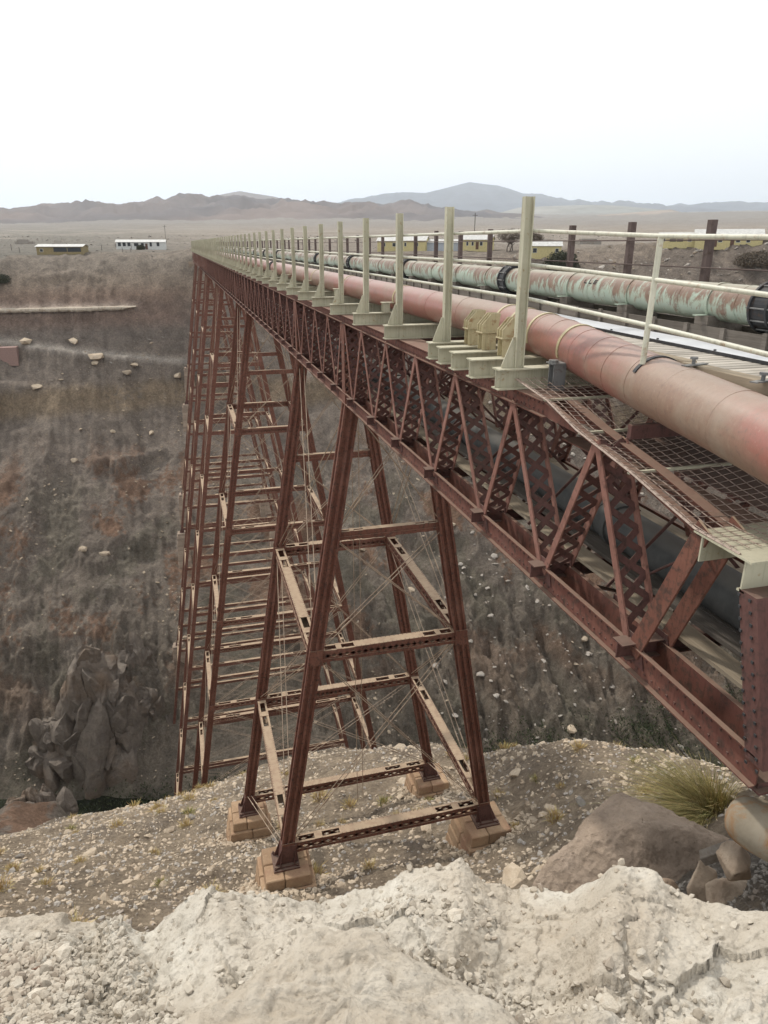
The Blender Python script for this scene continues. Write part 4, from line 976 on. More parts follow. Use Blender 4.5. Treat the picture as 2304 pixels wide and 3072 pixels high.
m_ = MB(); m_.tube([(4.79, e[0], e[1] - .015) for e in EL], .016, 4); m_.build('edge_bar', 'mesh_wire', wm)
for yy in (9.0, 8.0, 6.85): MB().box(4.8, 6.2, yy - .02, yy + .02, mz(4.8, yy) - .06, mz(4.8, yy) - .03).build('cross_bar', 'cream_steel', wm, loc=(5.5, yy, -2.2))
MB().box(5.36, 5.80, 5.7, 9.4, -2.76, -2.74).build('under_plate', 'chord_steel', dk); MB().box(5.9, 7.4, 5.7, 9.4, -2.72, -2.70).build('under_plate', 'red_steel_dark', dk)
# ------------------------------------------------------------------ rocks
def rock_unit(seed, sub=2, amp=.25, flatn=.7, facets=7):
    """angular stone: unit-ish vertices and triangles"""
    g = random.Random(seed); bm = bmesh.new(); bmesh.ops.create_icosphere(bm, subdivisions=sub, radius=1)
    pls = []
    for _ in range(facets):
        n = Vector((g.gauss(0, 1), g.gauss(0, 1), g.gauss(0, 1))).normalized(); pls.append((n, g.uniform(.45, .85)))
    V = []
    for v in bm.verts:
        p = v.co.copy()
        for n, d in pls:
            q = p.dot(n)
            if q > d: p -= n * (q - d) * .95
        V.append((p.x, p.y, p.z * flatn))
    F = [[l.index for l in f.verts] for f in bm.faces]; bm.free()
    V = np.array(V); nn = fbm(V[:, 0] * 1.7 + seed, V[:, 1] * 1.7 + V[:, 2] * 1.3, 3, seed); V = V * (1 + amp * nn[:, None]); return V, np.array(F)
UN = [rock_unit(s, 1 if s < 8 else 2, .18, [.75, .5, .62, .38, .8, .55, .7, .45][s % 8], 8) for s in range(14)]
def scatter(name, pts, sizes, m, rng, flatz=1.):
    """many stones in one mesh (stuff); pts (n,3)"""
    Vs = []; Fs = []; off = 0
    for v in range(8):
        idx = np.arange(len(pts))[np.arange(len(pts)) % 8 == v]
        if not len(idx): continue
        U, F = UN[v]; n = len(idx); a = rng.uniform(0, 6.283, n); t = rng.uniform(-.45, .45, (n, 2))
        ca, sa = np.cos(a), np.sin(a); s = sizes[idx][:, None]
        st = rng.uniform(.65, 1.35, (n, 1))
        x = U[None, :, 0] * s * st; y = U[None, :, 1] * s; z = U[None, :, 2] * s * flatz
        z2 = z + x * t[:, :1] + y * t[:, 1:]; X_ = x * ca[:, None] - y * sa[:, None]; Y_ = x * sa[:, None] + y * ca[:, None]
        P = np.stack([X_, Y_, z2], -1) + pts[idx][:, None, :]
        Vs.append(P.reshape(-1, 3)); Fs.append((F[None] + (np.arange(n) * len(U))[:, None, None] + off).reshape(-1, 3)); off += n * len(U)
    o = npmesh(name, np.concatenate(Vs), np.concatenate(Fs), m, smooth=False); o['kind'] = 'stuff'; return o
ROCKM = {}
def rock(name, loc, size, m, label=None, cat=None, group=None, seed=0, sx=1., sz=1., rz=0., tilt=(0, 0), hi=False):
    key = (seed % 14, m)
    if key not in ROCKM:
        U, F = UN[seed % 14]; me = bpy.data.meshes.new(name); me.from_pydata([tuple(p) for p in U], [], [tuple(f) for f in F]); me.materials.append(MT[m]); ROCKM[key] = me
    o = bpy.data.objects.new(name, ROCKM[key]); C.objects.link(o); o.location = loc; o.scale = (size * sx, size, size * sz); o.rotation_euler = (tilt[0], tilt[1], rz); WL[o.name] = Vector(loc)
    return tag(o, label, cat, group)

# --- the pale ledge the photographer stands on
RIM = [(-60,1.0),(-20.65,.971),(-16.3,1.007),(-14.58,1.044),(-13.2,1.058),(-11.99,1.058),(-10.09,1.095),(-9.31,1.122),(-7.44,1.11),(-5.99,1.094),(-4.81,1.081),(-2.21,1.067),(-1.35,1.083),(1.38,1.101),(4.19,1.111),(6.09,1.131),(8.99,1.142),(10.98,1.14),(12.2,1.124),(15.39,1.117),(17.07,1.077),(18.53,1.066),(21.65,1.058),(23.31,1.044),(24.56,1.064),(25.41,1.075),(27.02,1.094),(30.3,1.088),(32.16,1.083),(34.41,1.075),(35.83,1.042),(37.61,1.008),(37.89,.983),(39.31,.969),(41.42,.971),(42.68,.973),(44.23,.991),(46.43,.987),(47.53,.978),(49.26,.978),(51.35,.963),(90,.9)]
ra = np.array([p[0] for p in RIM]); rk = np.array([p[1] for p in RIM])
fa = np.linspace(-60, 90, 3000); fk = np.interp(fa, ra, rk); kk = np.exp(-(np.arange(-30, 31) * .05 / .45) ** 2); fk = np.convolve(np.pad(fk, 30, mode='edge'), kk / kk.sum(), 'valid')
def facets(x, y, fr, seed, hs, ts):
    """broken-slab relief: every cell of a jittered grid is a tilted plate of its own height"""
    gx = x * fr; gy = y * fr; ix = np.floor(gx); iy = np.floor(gy); bd = np.full(x.shape, 9.); bh = np.zeros(x.shape)
    for i in (-1, 0, 1):
        for j in (-1, 0, 1):
            cx_ = ix + i; cy_ = iy + j; px = cx_ + _hash(cx_, cy_, seed); py = cy_ + _hash(cx_, cy_, seed + 1); dx = gx - px; dy = gy - py; d = dx * dx + dy * dy
            h = (_hash(cx_, cy_, seed + 2) - .5) * 2 * hs + ((_hash(cx_, cy_, seed + 3) - .5) * dx + (_hash(cx_, cy_, seed + 4) - .5) * dy) * ts / fr
            k = d < bd; bh = np.where(k, h, bh); bd = np.where(k, d, bd)
    return bh
def ledge(A, RRR, detail=True):
    """A azimuth in degrees, r distance -> z"""
    x = RRR * np.sin(np.radians(A)); y = RRR * np.cos(np.radians(A))
    rr = 2.75 + .35 * sst(-11.5, -14, A) + .10 * fbm(A * .15, A * 0, 4, 91)
    A0 = A; A = A + 1.6 * fbm(x * 3.5 + 9, y * 3.5, 3, 93) * sst(2.75, 2.3, RRR); kr = np.interp(A, fa, fk); zr = -kr * rr
    t = np.clip((RRR - 1.25) / (rr - 1.25), 0, 1)
    z0 = -2.52 - .12 * sst(20, 45, A) * 0
    z = z0 + (zr - z0) * t ** 1.3
    # gravel-filled hollow and humps
    z = z - .16 * np.exp(-((A - 28) / 9.) ** 2 - ((RRR - 2.02) / .22) ** 2) - .10 * np.exp(-((A + 12) / 6.) ** 2 - ((RRR - 2.15) / .45) ** 2) * sst(1, 0, t * .8)
    z = z + .10 * np.exp(-((A - 12) / 7.) ** 2 - ((RRR - 2.25) / .16) ** 2) + .08 * np.exp(-((A - 39) / 4.) ** 2 - ((RRR - 2.3) / .2) ** 2) + .07 * np.exp(-((A + 1) / 5.) ** 2 - ((RRR - 2.45) / .2) ** 2)
    if detail:
        e_ = 1 - .55 * t; wx = x + .07 * fbm(x * 5, y * 5, 4, 97); wy = y + .07 * fbm(x * 5 + 8, y * 5, 4, 98)
        z = z + facets(wx, wy, 2.0, 301, .04, .34) * e_ + facets(wx + .3, wy, 5.2, 302, .012, .20) * e_ + facets(wx, wy + .2, 11., 303, .006, .22) * e_
        z = z + .05 * fbm(x * 1.9, y * 1.9, 4, 101) * e_ + .014 * fbm(x * 9, y * 9, 4, 103) + .010 * fbm(x * 22, y * 22, 4, 104) + .007 * fbm(x * 50, y * 50, 4, 105)
        z = z - .05 * np.clip(fbm(x * 9, y * 9, 4, 109) - .22, 0, 1) - .07 * np.clip(fbm(x * 18, y * 18, 3, 110) - .33, 0, 1)
    over = np.clip(RRR - rr, 0, 9)
    z = z - over * 2.2 - np.clip(over - .12, 0, 9) * 9 * (1 + .4 * fbm(x * 5, y * 5, 4, 111))
    return z
aa = np.concatenate([np.linspace(-70, -26, 60)[:-1], np.linspace(-26, 56, 640), np.linspace(56, 95, 50)[1:]])
rr_ = np.concatenate([np.linspace(.25, 1.2, 20)[:-1], np.linspace(1.2, 3.3, 300), np.linspace(3.33, 4.3, 16)])
A_, R_ = np.meshgrid(aa, rr_); zz = ledge(A_, R_); zz = np.maximum(zz, -13)
x_ = R_ * np.sin(np.radians(A_)); y_ = R_ * np.cos(np.radians(A_))
jx = .03 * fbm(x_ * 8, zz * 8 + y_ * 8, 3, 120) * sst(2.4, 2.7, R_)
o = npmesh('ledge', np.stack([x_ + jx, y_ + jx, zz], -1).reshape(-1, 3), gridF(len(aa), len(rr_)), 'white_ledge'); o['kind'] = 'structure'
# --- loose slabs of white rock in front
def slab(name, poly, z, th, label, seed, rise=.05):
    """closed lumpy slab from a plan outline: top grid with a rounded broken edge"""
    pl_ = np.array(poly); c = pl_.mean(0); n = 220; m_ = 60
    per = []; L = len(pl_)
    cum = [0]
    for i in range(L): cum.append(cum[-1] + np.linalg.norm(pl_[(i + 1) % L] - pl_[i]))
    cx_ = np.interp(np.linspace(0, cum[-1], n, endpoint=False), cum, np.append(pl_[:, 0], pl_[0, 0])); cy_ = np.interp(np.linspace(0, cum[-1], n, endpoint=False), cum, np.append(pl_[:, 1], pl_[0, 1]))
    t = np.concatenate([np.linspace(0, .93, m_ - 16), np.linspace(.945, 1, 8), np.full(8, 1.)])
    T = t[:, None]; X_ = c[0] + (cx_ - c[0]) * T; Y_ = c[1] + (cy_ - c[1]) * T
    wob = 1 + .05 * fbm(cx_ * 4 + seed, cy_ * 4, 4, seed)[None, :] * T; X_ = c[0] + (X_ - c[0]) * wob; Y_ = c[1] + (Y_ - c[1]) * wob
    edge = np.sqrt(np.clip(1 - ((T - .86) / .14).clip(0, 1) ** 2, 0, 1))
    Z_ = z - .06 + .06 * edge + rise * (1 - T ** 2) + .05 * fbm(X_ * 3.5, Y_ * 3.5, 5, seed + 1) + .035 * fbm(X_ * 11, Y_ * 11, 4, seed + 2) + .018 * fbm(X_ * 30, Y_ * 34, 4, seed + 4) + .006 * fbm(X_ * 80, Y_ * 80, 3, seed + 5) - .05 * np.clip(fbm(X_ * 16 + 4, Y_ * 16, 3, seed + 6) - .2, 0, 1)
    down = np.concatenate([np.zeros(m_ - 8), np.linspace(.1, 1, 8)])[:, None]
    Z_ = Z_ - down * th; out_ = down * (.02 * fbm(cx_ * 12, Z_ * 14, 4, seed + 3) - .05 * down); X_ = X_ + (cx_ - c[0]) * out_; Y_ = Y_ + (cy_ - c[1]) * out_
    i = np.arange(m_ - 1)[:, None] * n + np.arange(n)[None]; j = np.arange(m_ - 1)[:, None] * n + (np.arange(n)[None] + 1) % n
    F = np.stack([i, i + n, j + n, j], -1).reshape(-1, 4)
    o = npmesh(name, np.stack([X_, Y_, Z_], -1).reshape(-1, 3), F, 'white_ledge'); tag(o, label, 'rock'); return o
S1 = [(-.30, 1.2), (-.198, 1.693), (-.129, 1.709), (-.015, 1.762), (.128, 1.844), (.195, 1.901), (.333, 1.868), (.433, 1.859), (.5, 1.817), (.552, 1.727), (.616, 1.64), (.728, 1.538), (.82, 1.445), (.90, 1.25), (.6, .95), (0, .9)]
slab('white_rock', S1, -2.30, .3, 'broad flat slab of white rock, nearest thing at the bottom middle', 131, .06)
slab('white_rock', [(.859, 1.437), (.941, 1.456), (1.099, 1.43), (1.201, 1.39), (1.26, 1.25), (1.1, 1.1), (.93, 1.15)], -2.40, .25, 'low white rock right of the broad flat slab, cut by the bottom edge', 141, .02)
slab('white_rock', [(1.40, 1.10), (1.483, 1.265), (1.545, 1.296), (1.632, 1.312), (1.738, 1.326), (1.95, 1.25), (1.8, 1.0)], -2.38, .3, 'white rock in the bottom right corner of the view', 151, .03)
# --- pebbles on the ledge
rng = np.random.default_rng(5)
def ledge_pts(n, a0, a1, r0, r1, dens):
    A = rng.uniform(a0, a1, n); r = np.sqrt(rng.uniform(r0 ** 2, r1 ** 2, n)); keep = rng.uniform(0, 1, n) < dens(A, r); A = A[keep]; r = r[keep]
    z = ledge(A, r); return np.stack([r * np.sin(np.radians(A)), r * np.cos(np.radians(A)), z], 1)
def dens(A, r):
    x = r * np.sin(np.radians(A)); y = r * np.cos(np.radians(A))
    d = 1.0 * sst(-6.5, -10, A + 6 * (r - 2.1)) * sst(3.0, 2.7, r) + .9 * np.exp(-((A - 27 - 12 * (2.02 - r)) / 8.) ** 2 - ((r - 2.0) / .11) ** 2) + .5 * np.exp(-((A - 20) / 5) ** 2 - ((r - 2.35) / .09) ** 2) + .3 * np.exp(-((A - 43) / 6) ** 2 - ((r - 1.95) / .2) ** 2) + .5 * np.exp(-((A - 3) / 3) ** 2 - ((r - 2.05) / .12) ** 2) + .03
    return np.clip(d + .25 * fbm(x * 4, y * 4, 3, 161) * (d > .15), 0, 1)
P = ledge_pts(34000, -26, 55, 1.3, 3.0, dens); sz_ = rng.gamma(2.2, .0042, len(P)) + .004; sz_ = np.clip(sz_, .004, .026); P[:, 2] += sz_ * .25
h1 = rng.uniform(0, 1, len(P)) < .8
scatter('pebbles', P[h1], sz_[h1], 'pale_rock', rng); scatter('gravel', P[~h1], sz_[~h1], 'cream_gravel', rng)
P = ledge_pts(1500, -24, 54, 1.4, 2.9, lambda A, r: np.clip(dens(A, r) * .32, 0, 1))[:110]
for i, p in enumerate(P):
    s_ = float(np.clip(rng.gamma(3, .008), .014, .05)); rock('stone', (p[0], p[1], p[2] + s_ * .3), s_, 'pale_rock' if i % 5 else 'cream_gravel', 'small rounded pale stone lying loose on the white rock ledge', 'stone', 'loose stones on the white ledge', seed=i, rz=rnd.uniform(0, 6.3), tilt=(rnd.uniform(-.3, .3), rnd.uniform(-.3, .3)))
m_ = MB(); m_.tube([(-1.22, 2.42, ledge(np.array([-26.8]), np.array([2.71]))[0] + .02), (-.83, 2.50, ledge(np.array([-18.4]), np.array([2.635]))[0] + .015)], .006, 6)
tag(m_.build('iron_rod', 'rust_wire'), 'thin rusty rod lying on the white gravel at the left edge', 'rod')

# --- the big boulder below the bridge end
def hull_rock(name, pts, m, sub, amp, fr, seed, label, cat='boulder', group=None):
    bm = bmesh.new(); [bm.verts.new(p) for p in pts]; bmesh.ops.convex_hull(bm, input=bm.verts[:])
    bmesh.ops.delete(bm, geom=[v for v in bm.verts if not v.link_faces], context='VERTS')
    bmesh.ops.triangulate(bm, faces=bm.faces[:])
    bmesh.ops.bevel(bm, geom=bm.edges[:], offset=.05 * min(amp, .07) / .1, segments=1, affect='EDGES', clamp_overlap=True)
    bmesh.ops.triangulate(bm, faces=bm.faces[:])
    for _ in range(sub):
        es = [e for e in bm.edges if e.calc_length() > .07 * (1.5 ** (sub - 1 - _)) * fr]
        if es: bmesh.ops.subdivide_edges(bm, edges=es, cuts=1, use_grid_fill=False); bmesh.ops.triangulate(bm, faces=bm.faces[:])
    bm.normal_update(); V_ = np.array([v.co[:] for v in bm.verts]); Nn = np.array([v.normal[:] for v in bm.verts])
    n1 = fbm(V_[:, 0] * .9 / fr + V_[:, 2] * .6, V_[:, 1] * .9 / fr + V_[:, 2] * .7, 5, seed) * amp + fbm(V_[:, 0] * 3.5 / fr + V_[:, 2] * 3, V_[:, 1] * 3.5 / fr - V_[:, 2] * 2, 4, seed + 3, ridge=True) * amp * .35
    for v, d, n_ in zip(bm.verts, n1, Nn): v.co += Vector(n_) * float(d)
    me = bpy.data.meshes.new(name); bm.to_mesh(me); bm.free(); me.materials.append(MT[m]); me.polygons.foreach_set('use_smooth', [True] * len(me.polygons))
    o = bpy.data.objects.new(name, me); C.objects.link(o); WL[o.name] = Vector((0, 0, 0)); return tag(o, label, cat, group)
BO = [(7.64, 10.0, -10.40), (7.35, 9.9, -10.62), (6.35, 9.35, -10.75), (5.75, 9.3, -11.2), (5.35, 9.2, -11.9), (5.3, 8.9, -12.6), (5.6, 8.3, -12.4), (6.4, 7.7, -11.6), (7.2, 7.6, -11.2), (7.45, 8.75, -10.05), (7.75, 8.6, -10.20), (8.1, 8.1, -10.4), (8.9, 8.15, -10.25), (8.9, 7.9, -10.8), (9.1, 8.9, -11.), (8.4, 9.9, -12.5), (7.6, 10.4, -13), (5.9, 9.7, -13.2), (7.9, 7.8, -11.8), (8.7, 8.1, -12.2)]
hull_rock('boulder', BO, 'boulder_stone', 6, .12, .7, 171, 'huge smooth brown boulder with a sharp ridge, behind the white ledge')
def small_hull(c, sx, sy, sz, seed, m, label, n=14, cat='rock'):
    g = random.Random(seed); pts = []
    for _ in range(n):
        v = Vector((g.gauss(0, 1), g.gauss(0, 1), g.gauss(0, 1))).normalized(); pts.append((c[0] + v.x * sx, c[1] + v.y * sy, c[2] + v.z * sz))
    return hull_rock('rock', pts, m, 4, .05, .7, seed, label, cat)
small_hull((6.18, 5.6, -7.45), .26, .24, .30, 1, 'tan_rock', 'reddish rock wedged upright under the elbow of the pipe')
small_hull((7.25, 6.3, -9.0), .62, .45, .48, 2, 'tan_rock', 'largest flat tan rock on the dark gravel right of the boulder')
small_hull((6.72, 6.55, -8.95), .26, .25, .42, 3, 'tan_rock', 'small pointed tan rock between the boulder and the flat tan rock')
small_hull((7.9, 6.2, -9.35), .62, .45, .34, 4, 'tan_rock', 'ochre stained rock at the right edge, below the elbow of the pipe')
small_hull((6.2, 6.75, -9.25), .38, .3, .22, 5, 'tan_rock', 'low pinkish rock half buried in dark gravel beside the white ledge')
m_ = MB(); m_.bar((6.25, 6.15, -7.95), (6.62, 5.9, -7.55), .17, .14); tag(m_.build('timber_block', 'wood_board', bevel=.01), 'dark timber offcut leaning on the boulder under the pipe elbow', 'timber')
el = empty('elbow_pipe', (5.2, 4.6, -5.5), 'weathered grey pipe elbow with a raised collar, at the right edge under the bridge end', 'pipe')
pts = [Vector((5.19, 4.23, -5.45)) + Vector((-.482, .876, -.01)) * d for d in (.50, .49, .46, .41, .34, .24, .1, 0)]
m_ = MB(); q = pts
m_.tube(q, [.03, .11, .17, .215, .245, .262, .268, .27], 36); m_.build('pipe_body', 'elbow_pipe', el, smooth=True)
m_ = MB(); m_.tube([(5.18, 4.24, -5.46), (5.25, 4.12, -5.45), (6.12, 2.54, -5.40)], [.275, .295, .30], 36); m_.build('sleeve', 'elbow_pipe', el, smooth=True)
for t_ in (0., .35): m_ = MB(); hoop(m_, (5.28 + t_ * .6, 4.07 - t_ * 1.08, -5.45), (.87, -1.58, .05), .29, .335, .07, n=40); m_.build('collar', 'elbow_pipe', el)
m_ = MB(); m_.box(6.0, 7.2, 4.25, 4.9, -5.6, -5.0); tag(m_.build('stone_block', 'pier_stone', bevel=.05), 'squared stone block carrying the bridge bearing behind the pipe elbow', 'stone block')

# --- grass
def blades(name, c, rad, h, n, ms, lean=(0, 0), seed=1, wd=.006, label=None, cat=None, group=None, droop=.6, kind=None, fzn=None):
    g = random.Random(seed); fl = []
    for mi, (mn, frac) in enumerate(ms):
        m_ = MB()
        for _ in range(int(n * frac)):
            a = g.uniform(0, 6.283); r = rad * math.sqrt(g.random()); x = c[0] + math.cos(a) * r; y = c[1] + math.sin(a) * r; z = (fzn(x, y) if fzn else c[2])
            L = h * g.uniform(.5, 1.1); ox = math.cos(a) * g.uniform(.1, .9) * (r / rad + .2) + lean[0] + g.gauss(0, .12); oy = math.sin(a) * g.uniform(.1, .9) * (r / rad + .2) + lean[1] + g.gauss(0, .12)
            pv = None; w_ = wd * g.uniform(.6, 1.3); px = Vector((-oy, ox, 0)); px = px.normalized() if px.length > .01 else Vector((1, 0, 0))
            px = (px + Vector((g.uniform(-.5, .5), g.uniform(-.5, .5), 0))).normalized()
            base = len(m_.v)
            for k in range(5):
                t = k / 4; p = Vector((x + ox * L * t * t * 1.0 + ox * L * .25 * t, y + oy * L * t * t + oy * L * .25 * t, z + L * (t - droop * .55 * t * t * (abs(ox) + abs(oy)) ** .7)))
                ww = w_ * (1 - t * .8); m_.v += [tuple(p - px * ww), tuple(p + px * ww)]
            m_.f += [(base + 2 * k, base + 2 * k + 1, base + 2 * k + 3, base + 2 * k + 2) for k in range(4)]
        fl.append((m_, mn))
    return fl
def grass_thing(name, c, *a, label, cat, group=None, **k):
    e = empty(name, c, label, cat, group)
    for m_, mn in blades(name, c, *a, **k):
        me = bpy.data.meshes.new('blades'); me.from_pydata([(p[0] - c[0], p[1] - c[1], p[2] - c[2]) for p in m_.v], [], m_.f); me.materials.append(MT[mn]); ob = bpy.data.objects.new('blades', me); C.objects.link(ob); ob.parent = e; WL[ob.name] = Vector(c); ob['kind'] = 'stuff'
    return e
gc = (9.95, 10.0, gz(9.95, 10.0) - .05)
grass_thing('grass_tussock', gc, .5, 1.1, 2400, [('blade_green', .3), ('blade_yellow', .52), ('blade_dry', .18)], lean=(-.5, .1), seed=3, wd=.007, label='big green and yellow grass tussock leaning left behind the boulder', cat='grass')
# small tufts on the slope
tp0 = None; g = random.Random(21); cnt = 0; protos = []
while cnt < 80:
    if g.random() < .5: x = g.uniform(-16, 6); y = g.uniform(14, 55)
    else: x = g.uniform(6, 20); y = g.uniform(14, 38)
    if any(abs(x - px) < 1.2 and abs(y - py) < 1.2 for px, py, *_ in PIERS): continue
    c = (x, y, gz(x, y) - .02)
    if len(protos) < 4:
        e = empty('grass_tuft', c, 'small dry yellow grass tuft among the stones of the near slope', 'grass', 'dry tufts on the near slope')
        dry = len(protos) % 4 != 3
        for m_, mn in blades('t', c, .24, .26, 150, [('blade_dry', .6), ('blade_yellow', .4)] if dry else [('blade_green', .6), ('blade_yellow', .4)], seed=cnt, wd=.012):
            me = bpy.data.meshes.new('blades'); me.from_pydata([(p[0] - c[0], p[1] - c[1], p[2] - c[2]) for p in m_.v], [], m_.f); me.materials.append(MT[mn]); ob = bpy.data.objects.new('blades', me); C.objects.link(ob); ob.parent = e; ob['kind'] = 'stuff'
        protos.append(e)
    else:
        s_ = protos[g.choice([0, 1, 2, 0, 1, 2, 3])]; e = s_.copy(); C.objects.link(e); e.location = c; e.rotation_euler.z = g.uniform(0, 6.3); e.scale = [g.uniform(.7, 1.7)] * 3
        for ch in s_.children: d = ch.copy(); C.objects.link(d); d.parent = e
    cnt += 1

# --- stones on the near slope
def slope_pts(n, f=None):
    out_ = []
    x = rng.uniform(-20, 24, n * 3); y = rng.uniform(9, 62, n * 3)
    az = np.degrees(np.arctan2(x, y)); ok = (az > -24) & (az < 50)
    x = x[ok]; y = y[ok]; d = np.clip(.55 + .9 * fbm(x * .22, y * .22, 4, 181), .06, 1); k = rng.uniform(0, 1, len(x)) < d; x = x[k][:n]; y = y[k][:n]
    z = terr(x, y); return np.stack([x, y, z], 1)
P = slope_pts(26000); sz_ = np.clip(rng.gamma(1.7, .034, len(P)) + .02, .02, .21); P[:, 2] += sz_ * .12
k3 = rng.uniform(0, 1, len(P)); scatter('slope_stones', P[k3 < .62], sz_[k3 < .62], 'pale_stone', rng); scatter('slope_gravel', P[k3 >= .62], sz_[k3 >= .62] * .8, 'grey_stone', rng)
P = slope_pts(2600)
d_ = P[:, 1]; P = P[(d_ < 58)][:185]
for i, p in enumerate(P):
    s_ = float(np.clip(rng.gamma(3, .065), .13, .5)); rock('stone', (p[0], p[1], p[2] + s_ * .1), s_, 'pale_stone' if i % 4 else 'grey_stone', 'angular pale stone lying on the rubble slope round the trestle feet', 'stone', 'angular stones on the near slope', seed=i, sx=rnd.uniform(.8, 1.6), sz=rnd.uniform(.6, 1.1), rz=rnd.uniform(0, 6.3), tilt=(rnd.uniform(-.5, .3), rnd.uniform(-.3, .3)))
# rubble skirts round the piers
for (x, y, z, bi, s) in PIERS[:6]:
    n = 500; a = rng.uniform(0, 6.283, n); r = 1.0 + rng.gamma(2, .35, n); xx = x + r * np.cos(a); yy = y + r * np.sin(a); zz_ = terr(xx, yy); P = np.stack([xx, yy, zz_ + .02], 1); scatter('pier_rubble', P, np.clip(rng.gamma(2, .04, n), .03, .2), 'pale_stone', rng)
for px, py, sz1 in ((12.35, 21.35, .34), (12.7, 21.0, .28), (13.1, 21.1, .38), (12.2, 20.8, .22)):
    rock('stone', (px, py, gz(px, py) + sz1 * .3), sz1, 'pale_stone', 'angular cream stone heaped by the corner of the nearest right pier', 'stone', 'stones heaped beside the nearest right pier', seed=int(px * 10), rz=px)
# dark gravel by the pipe elbow
n = 5000; x = rng.normal(6.6, 1.3, n); y = rng.normal(6.0, 1.0, n); P = np.stack([x, y, terr(x, y) + .01], 1); scatter('dark_gravel', P, np.clip(rng.gamma(2, .011, n), .01, .06), 'grey_stone', rng)

# --- stones on the far wall and plateau
n = 34000; x = rng.uniform(-48, 150, n); y = rng.uniform(112, 214, n) - .2 * x.clip(0); ok = rng.uniform(0, 1, n) < np.clip(-.12 + 2.2 * fbm(x * .07, y * .035, 5, 191), .05, 1); x = x[ok]; y = y[ok]
P = np.stack([x, y, terr(x, y) + .05], 1); scatter('scree_stones', P, np.clip(rng.gamma(1.0, .11, len(P)) + .07, .07, .7), 'pale_stone', rng, .7)
cl = [(-42.3,207.3,1.0),(-27.6,206.7,1.5),(-22.3,204,2.3),(-22.8,202.8,1.2),(-12.9,204.3,1.5),(-15.1,201.6,1.2),(-2.2,204.3,1.6),(-36.9,197.1,1.3),(-26.8,189.9,.8),(-19.1,188.4,.8),(-28.3,182.7,1.0),(-25.8,159,1.1),(-21.2,157.5,1.4),(-39.5,208,1.9),(-31,199,.7),(-10,190,.9),(54.2,190.8,1.8),(40.4,187.8,1.4),(52.7,179.1,1.1),(68.8,105.9,1.3),(79.5,123.6,1.1),(78.1,120,1.0),(74.7,117,.9),(30,170,1.2),(36,150,.9),(45,140,.9),(58,150,1.1),(26,180,1.3)]
for i, (x, y, s_) in enumerate(cl):
    rock('boulder', (x, y, gz(x, y) + s_ * .25), s_, 'pale_stone', ('biggest pale boulder in the cluster below the track on the opposite wall' if s_ > 2.2 else 'small boulder lying right below the biggest one under the track' if (x, y) == (-22.8, 202.8) else 'pale boulder resting on the opposite canyon wall'), 'boulder', 'pale boulders on the opposite wall', seed=i + 3, sx=rnd.uniform(.8, 1.5), rz=rnd.uniform(0, 6))
n = 3500; az_ = rng.uniform(-16, 48, n); r = rng.uniform(205, 700, n); x = r * np.sin(np.radians(az_)); y = r * np.cos(np.radians(az_)); P = np.stack([x, y, terr(x, y) + .05], 1); scatter('plateau_stones', P, np.clip(rng.gamma(1.4, .16, n) + .1, .1, 1.4) * (r / 350).clip(.7, 2), 'grey_stone', rng, .6)
n = 900; az_ = rng.uniform(20, 46, n); r = rng.uniform(120, 215, n); x = r * np.sin(np.radians(az_)); y = r * np.cos(np.radians(az_)); P = np.stack([x, y, terr(x, y) + .05], 1); scatter('bank_stones', P, np.clip(rng.gamma(1.6, .22, n) + .1, .1, 1.2), 'grey_stone', rng, .8)
# rock outcrops in the gorge
def outcrop(name, c, sx, sy, h, seed, label, m='outcrop_stone', sh=3.0):
    n = 260; mm = 170; th = np.linspace(0, 2 * math.pi, n, endpoint=False); t = np.linspace(0, 1, mm) ** .9
    T, TH = np.meshgrid(t, th, indexing='ij'); prof = (np.clip(1 - T ** sh, 0, 1)) ** .5 * (1 + .30 * (1 - T) ** 2)
    cx_, cy_ = np.cos(TH), np.sin(TH)
    rib = 1 + .22 * fbm(cx_ * 2.6 + 7 + T * .3, cy_ * 2.6 + T * .8, 5, seed, ridge=True) + .16 * (fbm(cx_ * 3 + T, cy_ * 3 - T * 1.6, 3, seed + 2, ridge=True) - .3) + .05 * fbm(cx_ * 8, cy_ * 8 + T * 6, 3, seed + 4)
    x = c[0] + cx_ * sx * prof * rib; y = c[1] + cy_ * sy * prof * rib
    zf = h * T * (1 + .12 * fbm(cx_ * 2, cy_ * 2, 3, seed + 5)); st_ = h / 11.; q = zf / st_ + .6 * fbm(cx_ * 2, cy_ * 2 + 3, 3, seed + 8); fl = np.floor(q); zf = zf + (.35 * st_) * (sst(.15, .85, q - fl) - (q - fl))
    z = c[2] + zf + .9 * fbm(x * .4, y * .4, 4, seed + 6) + .15 * fbm(x * 2, y * 2, 2, seed + 7)
    out_ = (.7 * fbm(x * .45 + 5, zf * .5 + y * .3, 4, seed + 9, ridge=True) - .2) * np.clip(prof, 0, 1); x = x + cx_ * out_; y = y + cy_ * out_
    i = np.arange(mm - 1)[:, None] * n + np.arange(n)[None]; j = np.arange(mm - 1)[:, None] * n + (np.arange(n)[None] + 1) % n
    o = npmesh(name, np.stack([x, y, z], -1).reshape(-1, 3), np.stack([i, j, j + n, i + n], -1).reshape(-1, 4), m); return tag(o, label, 'rock outcrop')
UB = [rock_unit(900 + k, 3, .20, 1.0, 15) for k in range(24)]
